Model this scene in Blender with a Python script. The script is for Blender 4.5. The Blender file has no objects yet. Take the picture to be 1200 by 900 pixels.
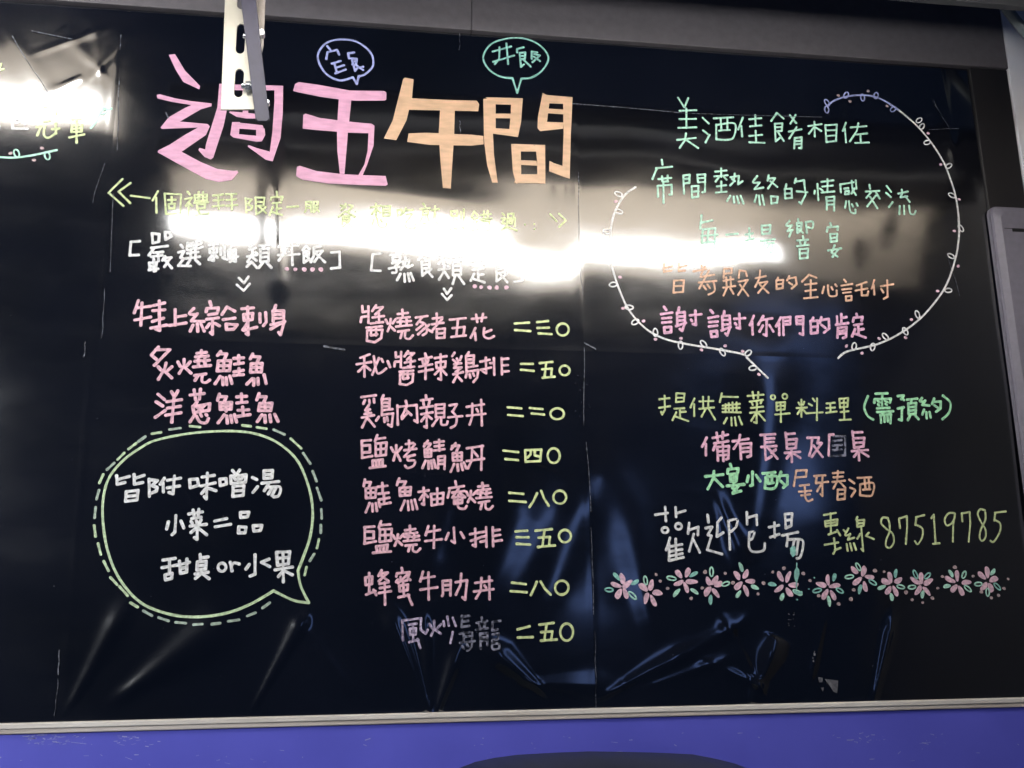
import bpy, bmesh, math, random
from mathutils import Vector, Matrix, noise, geometry
random.seed(7)
D=bpy.data; scene=bpy.context.scene; col=scene.collection
# ---------------------------------------------------------------- camera (board plane y=0, x right, z up; camera 1.8 m in front)
def nrm(v): return Vector(v).normalized()
UP=nrm((-80,-4950,1233)); RT=Vector((8170,175,1233)); RT=(RT-UP*RT.dot(UP)).normalized(); FW=RT.cross(-UP)
CAMH=1.5; DIST=1.8
def ray(px,py):
    r=Vector((px-600,py-450,1233)); return r.dot(RT),r.dot(FW),r.dot(UP)
def at(px,py,d=0.0):
    "the point of the plane d metres in front of the board seen at photo pixel px,py -> x,z"
    a,b,c=ray(px,py); t=(DIST-d)/b
    return a*t, CAMH+c*t
cam=D.objects.new('camera',D.cameras.new('camera')); col.objects.link(cam); scene.camera=cam
M=Matrix.Identity(4)
for j,(s,k) in enumerate(((1,0),(-1,1),(-1,2))):
    M[0][j]=s*RT[k]; M[1][j]=s*FW[k]; M[2][j]=s*UP[k]
M[0][3],M[1][3],M[2][3]=0,-DIST,CAMH
cam.matrix_world=M; cam.data.sensor_width=36; cam.data.lens=1233/1200*36; cam.data.clip_end=200; cam.data.clip_start=.02
# ---------------------------------------------------------------- world: dim blue evening air
w=D.worlds.new('World'); scene.world=w; w.use_nodes=True
bg=w.node_tree.nodes['Background']; bg.inputs[0].default_value=(.26,.45,1.0,1); bg.inputs[1].default_value=.032
scene.view_settings.view_transform='Standard'; scene.view_settings.look='None'; scene.view_settings.exposure=0; scene.view_settings.gamma=1
scene.cycles.max_bounces=6; scene.cycles.use_denoising=True
LAMP=25.0; FILL_LAMP=128.0   # radiance of the mirrored strip lamps and of the added fill lamp
# ---------------------------------------------------------------- materials
def lin(c):
    return tuple(((v/255)/12.92 if v/255<=.04045 else ((v/255+.055)/1.055)**2.4) for v in c)
def mat(name,rgb,rough=.5,metal=0,coat=0,coatr=.05,spec=.5,noise_amt=0,noise_scale=20,rgb2=None,bump=0,bscale=80,stretch=(1,1,1),detail=4,emit=None,estr=0,cior=1.5):
    m=D.materials.new(name); m.use_nodes=True; nt=m.node_tree; p=nt.nodes['Principled BSDF']
    p.inputs['Base Color'].default_value=(*rgb,1); p.inputs['Roughness'].default_value=rough; p.inputs['Metallic'].default_value=metal
    p.inputs['Coat Weight'].default_value=coat; p.inputs['Coat IOR'].default_value=cior; p.inputs['Coat Roughness'].default_value=coatr; p.inputs['Specular IOR Level'].default_value=spec
    if emit: p.inputs['Emission Color'].default_value=(*emit,1); p.inputs['Emission Strength'].default_value=estr
    if noise_amt or bump:
        tc=nt.nodes.new('ShaderNodeTexCoord'); mp=nt.nodes.new('ShaderNodeMapping'); mp.inputs['Scale'].default_value=stretch
        nt.links.new(tc.outputs['Object'],mp.inputs[0])
    if noise_amt:
        n=nt.nodes.new('ShaderNodeTexNoise'); n.inputs['Scale'].default_value=noise_scale; n.inputs['Detail'].default_value=detail
        nt.links.new(mp.outputs[0],n.inputs['Vector'])
        r=nt.nodes.new('ShaderNodeMapRange'); r.inputs[1].default_value=.5-.5*(1-noise_amt)*.6-.02; r.inputs[2].default_value=.5+.5*(1-noise_amt)*.6+.02
        nt.links.new(n.outputs[0],r.inputs[0])
        x=nt.nodes.new('ShaderNodeMix'); x.data_type='RGBA'; x.inputs[6].default_value=(*rgb,1); x.inputs[7].default_value=(*(rgb2 or tuple(c*.6 for c in rgb)),1)
        nt.links.new(r.outputs[0],x.inputs[0]); nt.links.new(x.outputs[2],p.inputs['Base Color'])
    if bump:
        b=nt.nodes.new('ShaderNodeBump'); n2=nt.nodes.new('ShaderNodeTexNoise'); n2.inputs['Scale'].default_value=bscale; n2.inputs['Detail'].default_value=6
        nt.links.new(mp.outputs[0],n2.inputs['Vector']); nt.links.new(n2.outputs[0],b.inputs['Height']); b.inputs['Strength'].default_value=bump; b.inputs['Distance'].default_value=.002
        nt.links.new(b.outputs[0],p.inputs['Normal'])
    return m
def ink(name,c,k=1.22,wh=.24,**kw):
    l=tuple(min(.86,((1-wh)*v+wh*max(lin(c))*.8)*k) for v in lin(c))
    kw.setdefault('noise_amt',.45); kw.setdefault('rgb2',tuple(v*.56 for v in l)); kw.setdefault('noise_scale',210); kw.setdefault('bump',.25); kw.setdefault('bscale',420)
    return mat(name,l,rough=.42,coat=.55,coatr=.07,spec=.4,**kw)
INK={'white':ink('white_paint_marker',(228,231,246)),'olive':ink('olive_marker',(198,214,140)),'olive2':ink('olive_green_marker',(190,208,130)),
'pink':ink('pale_pink_marker',(232,170,190)),'rose':ink('rose_marker',(226,162,180)),'hotpink':ink('bright_pink_marker',(238,150,190)),'hotpink2':ink('warm_pink_marker',(235,155,185)),
'lime':ink('lime_marker',(208,228,140)),'mint':ink('mint_marker',(160,226,196)),'green':ink('green_marker',(140,232,160)),'orange':ink('orange_marker',(222,164,124)),
'lavender':ink('lavender_marker',(140,150,215)),'teal':ink('teal_marker',(120,195,180)),'celery':ink('celery_marker',(186,212,160)),'mauve':ink('mauve_marker',(190,170,200),noise_amt=.6,rgb2=(.16,.13,.2)),
'worn':ink('worn_grey_marker',(120,120,140),noise_amt=.8,noise_scale=140,rgb2=(.01,.012,.02)),'dashgrey':ink('grey_green_marker',(160,180,160)),'brown':ink('pinkish_brown_marker',(180,150,150)),
'titlepink':ink('title_pink_marker',(240,172,208),k=.84,wh=.12,rgb2=(.50,.27,.38),noise_amt=.3,noise_scale=70,stretch=(.5,1,1.8)),'titleorange':ink('title_orange_marker',(236,188,148),k=.84,wh=.12,rgb2=(.50,.34,.22),noise_amt=.3,noise_scale=70,stretch=(.5,1,1.8)),
'scuff':ink('scuff_marks',(98,102,114),noise_amt=.8,noise_scale=300,rgb2=(.005,.005,.01))}
# ---------------------------------------------------------------- helpers
def link(o,parent=None):
    col.objects.link(o)
    if parent: o.parent=parent
    return o
def mesh_obj(name,verts,faces,m,parent=None,smooth=False):
    me=D.meshes.new(name); me.from_pydata(verts,[],faces); me.materials.append(m)
    if smooth: me.polygons.foreach_set('use_smooth',[True]*len(me.polygons))
    me.update(); return link(D.objects.new(name,me),parent)
def empty(name,loc,label,cat,group=None):
    o=D.objects.new(name,None); o.location=loc; o['label']=label; o['category']=cat; o.empty_display_size=.05
    if group: o['group']=group
    return link(o)
def tag(o,label,cat): o['label']=label; o['category']=cat; return o
def kids_to_world(e):
    "children were built in world space: keep them there under an Empty that stands at the thing's base"
    for ch in e.children: ch.matrix_parent_inverse=Matrix.Translation(-e.location)
def bm_obj(name,bm,m,parent=None,bevel=0,seg=2,smooth=False):
    if bevel: bmesh.ops.bevel(bm,geom=bm.edges[:],offset=bevel,segments=seg,affect='EDGES',profile=.5)
    bmesh.ops.recalc_face_normals(bm,faces=bm.faces)
    me=D.meshes.new(name); bm.to_mesh(me); bm.free(); me.materials.append(m)
    if smooth: me.polygons.foreach_set('use_smooth',[True]*len(me.polygons))
    return link(D.objects.new(name,me),parent)
def box(name,x0,x1,y0,y1,z0,z1,m,parent=None,bevel=.002,seg=2):
    bm=bmesh.new(); bmesh.ops.create_cube(bm,size=1)
    for v in bm.verts: v.co=Vector(((x0+x1)/2+v.co.x*(x1-x0),(y0+y1)/2+v.co.y*(y1-y0),(z0+z1)/2+v.co.z*(z1-z0)))
    return bm_obj(name,bm,m,parent,bevel,seg)
def plate(name,outer,holes,thick,m,parent=None,bevel=.0008):
    "sheet of metal cut from an outline with holes, in x,z, lying from y=0 to y=-thick"
    cu=D.curves.new(name,'CURVE'); cu.dimensions='2D'; cu.fill_mode='BOTH'; cu.extrude=thick/2; cu.bevel_depth=bevel
    for poly in [outer]+holes:
        s=cu.splines.new('POLY'); s.points.add(len(poly)-1); s.use_cyclic_u=True
        for p,(a,b) in zip(s.points,poly): p.co=(a,b,0,1)
    t=D.objects.new('t',cu); me=D.meshes.new_from_object(t); D.objects.remove(t)
    me.transform(Matrix.Rotation(math.radians(90),4,'X')); me.name=name
    me.materials.clear(); me.materials.append(m)
    return link(D.objects.new(name,me),parent)
def cyl(name,c,axis,r,h,m,parent=None,n=20,bevel=.0006):
    bm=bmesh.new(); bmesh.ops.create_cone(bm,cap_ends=True,segments=n,radius1=r,radius2=r,depth=h)
    bm.transform(Vector((0,0,1)).rotation_difference(Vector(axis)).to_matrix().to_4x4()); bmesh.ops.translate(bm,verts=bm.verts,vec=c)
    return bm_obj(name,bm,m,parent,bevel,1)
# ---------------------------------------------------------------- the surface of the black film: waves, creases, pulled folds
SX0,SX1,SX2=-.70,.411,1.243
ZB,ZM,ZT=1.398,2.015,2.646
def seg_fold(px,py,qx,qy,a,w0,w1,curve=0):
    x0,z0=at(px,py); x1,z1=at(qx,qy); return (x0,z0,x1,z1,a,w0,w1,curve)
FOLDS=[seg_fold(92,812,135,735,.0030,.006,.016),seg_fold(158,805,245,745,.0056,.011,.034),seg_fold(306,814,348,738,.0034,.004,.012),seg_fold(400,795,352,735,.0028,.008,.02),
 seg_fold(502,832,462,735,.0052,.004,.016),seg_fold(505,832,497,742,.0032,.003,.009),seg_fold(512,832,530,780,.0045,.004,.012),
 seg_fold(625,802,585,770,.0048,.006,.018),seg_fold(625,800,690,805,.002,.006,.02),
 seg_fold(722,806,790,770,.003,.006,.016),seg_fold(790,772,850,738,.0022,.01,.014),seg_fold(850,738,884,800,.0022,.012,.006),seg_fold(770,800,830,778,.0022,.006,.01),seg_fold(830,778,880,800,.0022,.01,.006),
 seg_fold(886,802,900,768,.0058,.008,.017),seg_fold(1024,806,1038,745,.0034,.004,.008),seg_fold(960,740,950,780,.0012,.003,.006),
 seg_fold(118,84,90,55,.0006,.005,.018),seg_fold(118,84,112,45,.0005,.004,.012),seg_fold(118,84,150,50,.0008,.006,.018),seg_fold(16,46,60,112,.0006,.010,.020),seg_fold(60,112,84,100,.0006,.012,.006),seg_fold(60,60,110,42,.0007,.006,.008),
 seg_fold(560,700,600,600,.0035,.03,.06),seg_fold(640,690,700,560,.003,.03,.05),seg_fold(880,620,896,470,.003,.03,.05),seg_fold(760,720,735,600,.002,.02,.04),
 seg_fold(1100,90,1110,170,.002,.008,.014),seg_fold(520,590,500,650,.003,.02,.03),seg_fold(845,600,860,640,.003,.012,.02),seg_fold(300,560,260,700,.002,.03,.05),
 seg_fold(325,235,328,330,.0022,.012,.014),seg_fold(400,225,560,250,.0016,.03,.04)]
SEAMS_X=(-.436,SX1)
# slow lean of each sheet around the height of the lamp's mirror image: (x, slope)
LEAN=[(-.70,.0),(-.4301,.0),(-.4299,.026),(-.24,.027),(-.02,.026),(.15,.022),(.24,.010),(.33,-.018),(.38,-.016),(.4105,-.002),(.4115,.016),(.60,.012),(.75,.022),(.85,.012),(1.0,.0),(1.3,0)]
def lean(x):
    for (a,p),(b,q) in zip(LEAN,LEAN[1:]):
        if x<=b: t=(x-a)/(b-a); t=t*t*(3-2*t); return p+(q-p)*t
    return 0
def h(x,z):
    v=Vector((x*2.1,0,z*3.0))
    r=.0034*noise.noise(v)+.0011*noise.noise(Vector((x*6.2+9,3,z*4.0)))+.00012*noise.noise(Vector((x*15,7,z*11)))
    q=(z-2.20)/.16
    if z>ZM: t=min(1,(z-ZM)/.09); r+=lean(x)*(z-2.20)*math.exp(-q*q)*t*t*(3-2*t)
    for (x0,z0,x1,z1,a,w0,w1,c) in FOLDS:
        dx,dz=x1-x0,z1-z0; L2=dx*dx+dz*dz; t=((x-x0)*dx+(z-z0)*dz)/L2
        if t<-.6 or t>1.6: continue
        dd=abs((x-x0)*dz-(z-z0)*dx)/math.sqrt(L2); tt=min(1,max(0,t)); ww=w0+(w1-w0)*tt
        if dd>ww*3: continue
        e=(tt-t)*(L2**.5)/(.02+ww)
        r+=1.2*a*math.exp(-(dd/ww)**2-e*e)*(0.5+.5*tt)
    for s in SEAMS_X:
        q=(x-s)/.006
        if abs(q)<4: r+=.00018*math.exp(-q*q)
    q=(z-ZM)/.005
    if abs(q)<4: r+=.00015*math.exp(-q*q)
    return r
BASE=.010   # film lies about a centimetre proud of the backing board
def surf(x,z,lift=0.0): return (x,-(BASE+h(x,z)+lift),z)
CROPS={'A':(120,205,4.2857),'B':(390,205,4.2857),'C':(150,345,5.625),'D':(410,355,4.4444),'E':(410,505,4.4444),'F':(410,605,4.4444),
'G':(120,540,4.8),'H':(750,100,4.2857),'I':(900,180,6),'J':(760,245,4),'K':(760,450,6),'L':(930,450,6),'M':(760,585,6),'N':(950,590,5),
'O':(0,60,6),'P':(700,650,4.6154),'Q':(690,210,3.75),'R':(950,95,5),'S':(970,260,5.294),'T':(100,490,3.6),'U':(360,35,4),
'V':(180,60,5.294),'W':(335,80,6),'X':(440,80,5)}
# every written line of the board, stroke by stroke: "@kind|sheet window|ink|pen width|label", then "character: stroke; stroke; ..."
WRITING='''
@subtitle_line|A|olive|2.3|pale green line in double angle brackets under the big title
《:108,36 38,103 112,168;148,56 88,98 146,154
一:150,118 243,130
個:285,96 258,142;276,128 277,202;318,108 325,208;318,108 400,112 396,204 325,208;335,140 372,138;353,124 354,155;338,160 370,158 366,182 340,182 338,160
禮:432,98 444,112;420,136 455,128 424,168;438,150 436,216;444,158 456,170;468,115 530,112 528,142 470,145 468,115;488,100 488,142;510,100 510,142;470,128 528,127;466,154 534,150;480,162 520,160 518,180 482,182 480,162;484,190 490,200;472,212 536,206
拜:560,118 610,112;562,142 612,138;556,172 614,166;586,116 588,184;624,112 676,110;626,140 674,136;628,168 680,164;652,110 654,186
限:722,130 726,200;722,132 752,138 732,162 756,170 750,188 730,190;772,128 776,212 800,196;772,128 816,130 812,168 776,170;774,150 812,150;790,172 826,206;822,176 804,192
定:878,100 880,118;848,142 850,128 906,126 902,142;858,158 900,154;878,158 878,212;880,186 900,182;858,176 842,216;856,202 905,216
一:930,176 985,172
服:1024,150 1024,190 1018,200;1024,150 1050,150 1050,198;1026,165 1048,165;1026,180 1048,180;1062,150 1084,150 1082,165 1064,170;1062,150 1062,200;1066,172 1088,198;1084,176 1066,198
餐:1221,160 1221,176;1197,168 1217,170 1201,190;1237,165 1257,170 1235,196;1221,196 1187,222;1221,196 1265,222;1207,220 1241,220 1241,244 1207,244;1207,220 1203,270 1223,262;1207,232 1241,232;1223,246 1253,272
:D 1269,199,4;D 1269,223,4
@subtitle_line|B|olive|2.3|washed out pale green words inside the bright reflection, ending in a closing double bracket
想:190,176 240,168;216,158 216,222;216,182 196,210;216,182 238,202;250,172 252,218;250,172 288,170 286,216 252,218;252,188 286,186;252,202 286,200;206,236 198,256;~222,232 232,268 262,272 268,256;240,236 246,246
吃:322,190 346,186 342,214 326,216 322,190;366,180 350,206;362,190 400,188;~366,212 396,210 366,250 370,276 410,276 414,258
就:452,158 460,170;438,184 486,180;448,196 476,194 474,212 450,212 448,196;462,214 462,254 452,250;446,226 438,246;474,224 484,242;494,190 530,184;512,170 508,210 494,256;~514,210 516,250 546,250 546,238
別:590,196 622,194 620,218 594,220 590,196;592,236 626,232 618,284 606,278;606,222 600,256 590,286;640,200 642,250;654,186 656,280 644,270
錯:706,196 694,222;706,196 724,216;698,230 722,228;698,248 722,246;710,226 710,280;700,290 730,282;740,214 790,208;756,196 756,232;774,194 774,230;738,236 794,230;746,246 784,244 782,288 748,290 746,246;748,266 782,264
過:848,204 858,214;844,230 860,228 846,252 860,254;846,286 870,270 920,288;878,206 904,204 902,226;878,206 876,228 910,226;870,232 912,230 910,268;870,232 870,270;882,242 898,240 896,256 882,256 882,242
…:D 962,258,5;D 1008,256,5;D 1010,280,5
》:1088,206 1120,242;1132,204 1166,238 1132,270
@heading_line|A|white|3.0|white bracketed heading above the short left dish column
[:192,342 148,346 142,412 186,410
嚴:254,304 258,352 288,344 290,308 254,304;320,298 322,334 352,318 340,300 320,298;250,376 332,366;262,378 238,412;262,400 308,396;284,402 286,440;250,420 304,412;240,450 244,484;240,452 276,448 272,490;262,432 264,492;242,468 274,466;238,486 284,480;318,418 306,438;314,428 350,424;344,428 316,470;318,436 352,476
選:432,356 462,352 460,366 430,368;~432,352 430,386 462,378;~476,344 500,342 498,356 478,360;~478,344 476,378 506,372;430,402 484,396;446,388 448,424;470,384 472,424;424,428 492,420;444,436 430,456;470,434 492,456;398,362 408,374;386,398 414,392 396,424 412,430 386,464;386,464 446,466
刺:540,362 584,356;562,346 562,440 550,436;542,382 580,376 578,398 544,402 542,382;562,404 538,434;562,404 580,424;598,376 598,410;616,366 618,432 606,424
身:648,370 640,386;634,390 636,428;634,390 672,386 672,444 658,440;636,404 670,400;636,418 670,414;630,434 684,420;668,424 644,446
類:740,384 772,378;756,366 756,404;744,372 750,378;730,420 778,412;754,408 732,446;756,424 776,440;772,400 780,408;728,470 752,446 778,476;790,366 846,362;816,366 808,380;796,384 796,446;796,384 838,382 836,444 796,446;796,404 836,402;796,424 836,422;808,450 788,476;826,448 850,476
丼:888,374 984,364;914,358 912,410 888,442;952,354 956,462;886,416 990,408;930,388 936,398
飯:1022,368 1008,388;1022,368 1042,382;1014,394 1038,392 1036,416 1014,416;1012,392 1014,450 1034,436;1014,404 1036,404;1030,420 1050,446;1062,376 1096,370;1064,378 1062,418 1048,448;1066,398 1106,392 1066,446;1074,406 1118,448
]:1150,400 1191,397 1193,474 1150,479
@heading_line|B|white|2.9|white bracketed heading above the long dish column with prices
[:242,404 200,408 192,488 238,490
熟:318,392 320,404;286,412 348,406;300,422 338,418 336,438 302,440 300,422;298,452 334,448 312,468;~314,466 318,496 298,500;282,478 332,470;346,446 382,436 376,474 398,462;366,424 362,456 340,484;352,456 366,468;338,506 322,536;358,506 360,544;376,504 384,542;390,502 404,538
食:452,408 430,434;452,408 486,420;460,430 464,438;446,444 484,440 482,476 446,478;444,444 448,514 474,492;446,460 482,458;464,480 498,520;492,482 476,496
類:524,430 578,420;550,406 552,456;534,412 542,422;570,408 562,418;548,436 528,456;556,436 574,450;530,486 584,478;558,462 552,500 532,534;560,496 580,526;574,466 582,474;588,424 648,418;618,426 612,444;600,446 602,512;600,446 642,444 640,510 602,512;602,468 640,466;602,490 640,488;612,516 600,556;628,514 656,556
定:726,424 728,438;690,462 692,444 762,440 758,458;700,486 754,480;726,484 728,538;728,512 754,508;706,506 690,540;700,530 758,548
食:842,420 812,452;842,420 872,440;820,462 862,458 860,500 822,502;818,462 820,542 850,520;822,482 860,480;838,506 872,548;870,506 852,520
]:912,458 944,456 946,540 906,546
@underline_dots|A|pink|2|five pink dots under the end of the left heading
:D 928,482,11;D 970,484,10;D 1015,484,12;D 1056,484,12;D 1098,484,12
@underline_dots|B|pink|2|five pink dots under the end of the right heading
:D 710,568,12;D 742,572,10;D 784,574,12;D 820,574,12;D 868,574,12
@arrow_mark|A|white|2.6|white double chevron under the left heading
:688,526 714,552 736,520;678,560 712,590 742,556
@arrow_mark|B|white|2.6|white double chevron under the right heading
:556,580 572,606 592,578;546,606 572,636 594,612
@dish_name|C|rose|3.3|
特:74,50 48,132;62,100 154,88;98,66 92,216;52,180 156,160;172,84 246,66;212,54 214,112;170,118 248,112;168,190 240,168;212,120 216,250 190,240;158,234 260,214
上:316,110 318,214;318,160 386,150;280,216 388,200
綜:~438,104 408,138 444,144;462,138 424,186 506,190;434,214 416,254;462,206 466,256;486,206 508,254;544,58 552,84;520,126 524,104 600,100 596,124;536,146 590,138;524,176 600,166;562,176 562,276 548,264;542,206 524,232;580,204 608,220
合:656,94 624,144;656,94 708,122;632,178 708,168;652,208 654,244 700,242 724,212 652,208
刺:754,106 830,100;792,94 796,278 782,270;766,144 826,136 822,178 770,184 766,144;794,196 762,246;770,250 852,228;872,138 874,196;910,130 914,196 896,218
身:976,84 966,116;958,120 960,190;960,120 1028,120 1030,200 1008,278 996,262;964,144 1026,142;964,170 1028,166;944,212 1036,190;1024,196 944,240
@dish_name|C|rose|3.3|
炙:208,358 162,410;190,376 282,376 182,478;162,412 196,440;206,488 226,510;296,488 270,512;258,464 250,500 208,570;252,520 296,562
燒:336,456 352,486;416,456 396,480;376,440 376,480 344,532;378,490 422,530;460,400 522,394;490,382 492,418;452,424 534,418;470,430 470,476;512,428 514,474;448,452 488,448;502,450 542,446;438,490 550,480;446,546 518,536;468,548 448,578;~496,542 494,584 520,592 544,576
鮭:616,388 596,414;606,402 656,404 640,440;600,450 594,512;600,450 682,448 674,514 594,516;636,450 636,512;600,482 676,480;612,552 580,600;628,560 632,606;652,560 656,606;676,550 690,598;702,434 766,430;734,416 734,470;706,472 764,464;736,500 738,542;704,522 764,512;700,546 764,540
魚:826,404 810,436;820,420 872,424 856,456;816,468 812,520;816,468 888,466 882,522 812,524;850,468 850,520;818,494 884,492;824,566 788,602;834,568 832,610;860,564 862,604;900,540 914,598
@dish_name|C|rose|3.3|
洋:206,668 248,704;194,718 236,746;252,776 188,820;294,652 310,678;336,646 320,676;264,718 360,704;268,760 352,748;258,806 356,790;312,680 296,852
葱:416,674 508,664;442,640 452,704;484,636 476,700;462,718 440,748;434,748 440,790;436,750 546,730 540,774 442,790;462,752 500,776;510,742 470,780;446,802 416,850;~458,812 480,850 520,856 536,828;484,800 492,814;520,800 526,808
鮭:608,668 596,708;602,684 654,684 638,722;612,724 614,768;612,724 688,722 684,766 614,768;650,722 652,780;616,746 686,744;640,804 600,856;656,812 660,858;682,808 690,854;706,802 720,850;722,686 786,682;752,666 754,722;722,726 788,720;730,774 800,770;760,752 764,806;728,814 808,802
魚:868,664 852,706;860,684 914,684 898,720;872,730 864,772;872,728 952,726 944,776 864,776;908,728 908,774;868,752 948,750;886,804 856,848;906,808 908,852;938,804 944,848;970,800 992,846
@dish_name|D|rose|2.7|
醬:64,24 66,56;66,56 96,50;62,82 96,76;60,84 56,108;96,26 96,112;136,20 116,50;126,34 170,30 132,68;118,84 176,76;150,62 152,112 138,108;108,116 172,108;86,138 166,130;90,152 88,206;90,152 168,148 162,192 128,214 88,206;112,136 108,176;136,134 136,178;110,178 142,172
燒:186,96 196,116;238,92 222,114;212,92 208,124 196,156;212,132 232,152;248,66 300,60;272,44 274,84;246,88 310,82;262,94 262,122;294,92 294,120;246,108 274,104;284,106 316,102;240,132 320,124;250,158 306,150;272,156 262,192;~288,154 286,188 308,196 326,178
豬:342,84 402,76;374,82 346,120;~366,108 392,120 398,160 378,176;378,122 346,148;388,140 354,172;410,122 392,138;396,142 426,160;430,90 478,84;450,64 452,114;424,120 484,112;478,92 430,148;450,146 450,192;450,146 492,142 490,190 450,192;450,168 490,166
五:518,96 600,88;560,94 552,180;532,140 594,134 588,180;526,186 600,178
花:632,92 706,84;654,70 660,108;690,66 682,104;650,140 626,190;648,164 652,202;~696,140 694,180 720,194 746,182;732,150 698,164
@price|D|lime|2.7|
二:854,116 928,112;856,150 934,156
三:970,110 1026,104;972,140 1030,138;978,168 1044,172
〇:O 1102,148,31,31
@dish_name|D|rose|2.7|
秘:102,276 54,294;36,328 110,316;74,292 76,392;74,336 44,366;80,336 106,358;~124,286 134,352 150,376 188,350;150,296 116,382;164,300 172,316;196,312 208,342
醬:=醬 230,260,336,436
辣:390,272 396,288;360,302 424,290;376,308 380,326;406,304 400,322;360,340 426,328;358,366 428,354;392,280 392,404;440,296 500,286;446,320 496,312 492,342 450,348 446,320;470,276 472,408 458,402;468,352 440,380;474,352 500,382
鷄:542,268 530,286;534,304 546,314;554,298 560,310;578,286 570,306;540,328 576,322;560,318 540,346 578,344 548,368;536,380 586,368;562,370 536,420;560,392 580,414;616,266 604,284;602,286 604,372;602,286 642,282 640,340;604,304 640,302;604,322 640,320;604,344 660,336;604,366 664,358 660,396 640,420;604,380 600,396;620,380 624,398;638,376 644,388
排:676,314 724,304;704,294 706,374 688,364;678,356 732,344;746,296 748,382;726,322 744,320;786,296 788,380;788,302 820,298;788,334 818,332;788,366 822,364
@price|D|lime|2.7|
二:886,326 948,326;886,356 952,362
五:984,322 1048,316;1016,322 1008,396;996,354 1046,350 1042,394;998,398 1060,392
〇:O 1112,360,26,25
@dish_name|D|rose|2.7|
鷄:60,498 134,488;78,514 70,532;100,512 102,530;124,506 126,526;98,540 80,566 104,562;76,586 110,580;102,560 80,584;62,604 124,592;96,588 64,654;96,612 128,650;174,488 164,512;166,510 166,592;166,510 206,506 204,562;168,528 204,526;168,546 204,544;168,566 220,560;166,590 224,582 216,650 198,640;150,600 136,620;178,606 180,626;192,602 196,622
肉:246,540 248,640;248,548 346,538 350,628 334,618;290,518 296,544 268,600;286,560 318,590;300,578 270,610
親:394,488 396,504;368,514 428,506;380,518 384,540;414,514 408,538;366,554 430,544;370,586 428,576;398,560 398,656 386,650;394,592 370,622;402,592 424,610;444,538 446,602;444,538 490,534 488,602 446,602;446,558 488,556;446,580 488,578;456,606 428,646;~474,604 474,638 500,640 506,624
子:516,540 554,534 532,574;~530,572 552,600 548,640 524,656;510,602 582,596
丼:606,548 694,534;634,532 634,600 620,640;680,512 684,644;606,594 702,584;656,560 664,572
@price|D|lime|2.7|
二:818,550 888,556;820,590 896,596
二:932,554 998,560;942,582 1006,588
〇:O 1074,584,35,28
@dish_name|E|rose|2.7|
鹽:62,62 64,144;62,58 108,54;66,82 104,80 104,116 66,118;62,146 116,136;142,28 130,60;138,48 182,42;134,72 134,136;134,72 190,66 186,130 134,136;160,70 160,132;134,102 188,98;118,160 120,192;118,160 170,154 168,190;136,160 136,188;152,158 152,188;104,198 184,188
烤:214,92 226,114;268,90 250,112;240,80 240,110 226,158;244,124 262,160;290,74 328,68;306,56 308,100;282,106 344,98;336,76 282,140;296,140 336,130;~306,136 300,158 336,160 330,186 300,198 286,186
鯖:404,56 384,86;388,72 418,72 404,94;388,104 390,140;388,102 422,100 420,138 390,140;404,102 404,140;388,120 420,118;392,160 376,198;406,162 408,202;420,160 426,200;434,156 444,196;438,66 486,60;440,86 484,80;434,108 490,100;462,52 464,108;458,140 456,200;458,140 492,136 490,204;460,160 490,158;460,178 490,176
魚:548,70 526,100;530,84 566,82 552,112;534,124 534,160;534,122 580,118 578,158 534,160;556,120 556,160;534,140 578,138;540,178 522,218;558,180 560,212;576,176 584,208;590,170 602,200
丼:606,96 690,84;634,92 630,160 612,200;684,82 680,208;606,162 694,150;640,112 662,138
@price|E|lime|2.7|
二:796,108 872,116;806,152 870,158
四:908,106 910,164;908,106 992,102 986,162 910,166;938,108 936,128 920,144;958,106 958,132 978,138
〇:O 1056,134,31,38
@dish_name|E|rose|2.7|
鮭:78,258 72,292;76,272 108,272 98,298;82,304 84,352;82,304 136,300 132,350 84,354;108,302 108,352;84,328 134,324;102,380 82,428;116,384 118,422;134,380 140,420;150,374 156,400;144,296 194,290;168,276 170,330;148,332 200,326;150,362 204,352;176,338 178,380;156,388 210,378
魚:256,252 244,286;248,268 290,268 274,300;258,304 260,340;258,302 316,298 312,338 260,342;286,300 286,340;260,322 314,320;284,368 264,416;300,370 304,416;318,366 326,412;336,362 348,410
柚:356,322 408,314;382,300 384,388 374,384;382,334 362,362;388,332 404,348;420,334 424,392;420,334 484,328 480,384 424,392;452,304 452,386;422,362 482,356
庵:546,268 550,286;514,304 590,292;518,306 506,352;530,326 594,318;562,306 530,352;566,326 596,350;540,352 582,346 580,380 540,384 540,352;542,368 580,364;~560,338 560,400 592,410 604,396
燒:=燒 602,275,740,414
@price|E|lime|2.7|
二:824,328 896,334;824,370 908,376
八:968,330 950,370 928,402;990,318 1004,356 1028,394
〇:O 1086,350,33,34
@dish_name|E|rose|2.7|
鹽:=鹽 76,475,216,640
燒:=燒 224,500,365,634
牛:406,500 392,546;398,530 466,520;390,578 476,568;436,500 434,612
小:510,536 496,570;538,508 542,586 526,576;574,532 590,560
排:622,542 676,532;648,514 650,606 636,598;626,576 672,560;704,506 706,608;680,532 704,528;680,556 704,552;676,582 704,576;738,508 740,604;740,524 774,520;740,552 776,546;740,580 784,574
@price|E|lime|2.7|
三:856,528 916,524;860,558 924,558;862,592 932,596
五:960,524 1044,516;1006,524 996,604;976,560 1034,556 1030,602;972,608 1060,600
〇:O 1112,552,31,32
@dish_name|F|rose|2.7|
蜂:80,322 82,360;80,322 116,316 114,354 82,360;100,298 100,396;84,410 132,392;122,386 136,412;164,284 148,312;160,300 196,296 150,340;160,310 200,340;154,354 200,346;156,376 204,368;150,402 212,392;180,346 182,462
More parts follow.
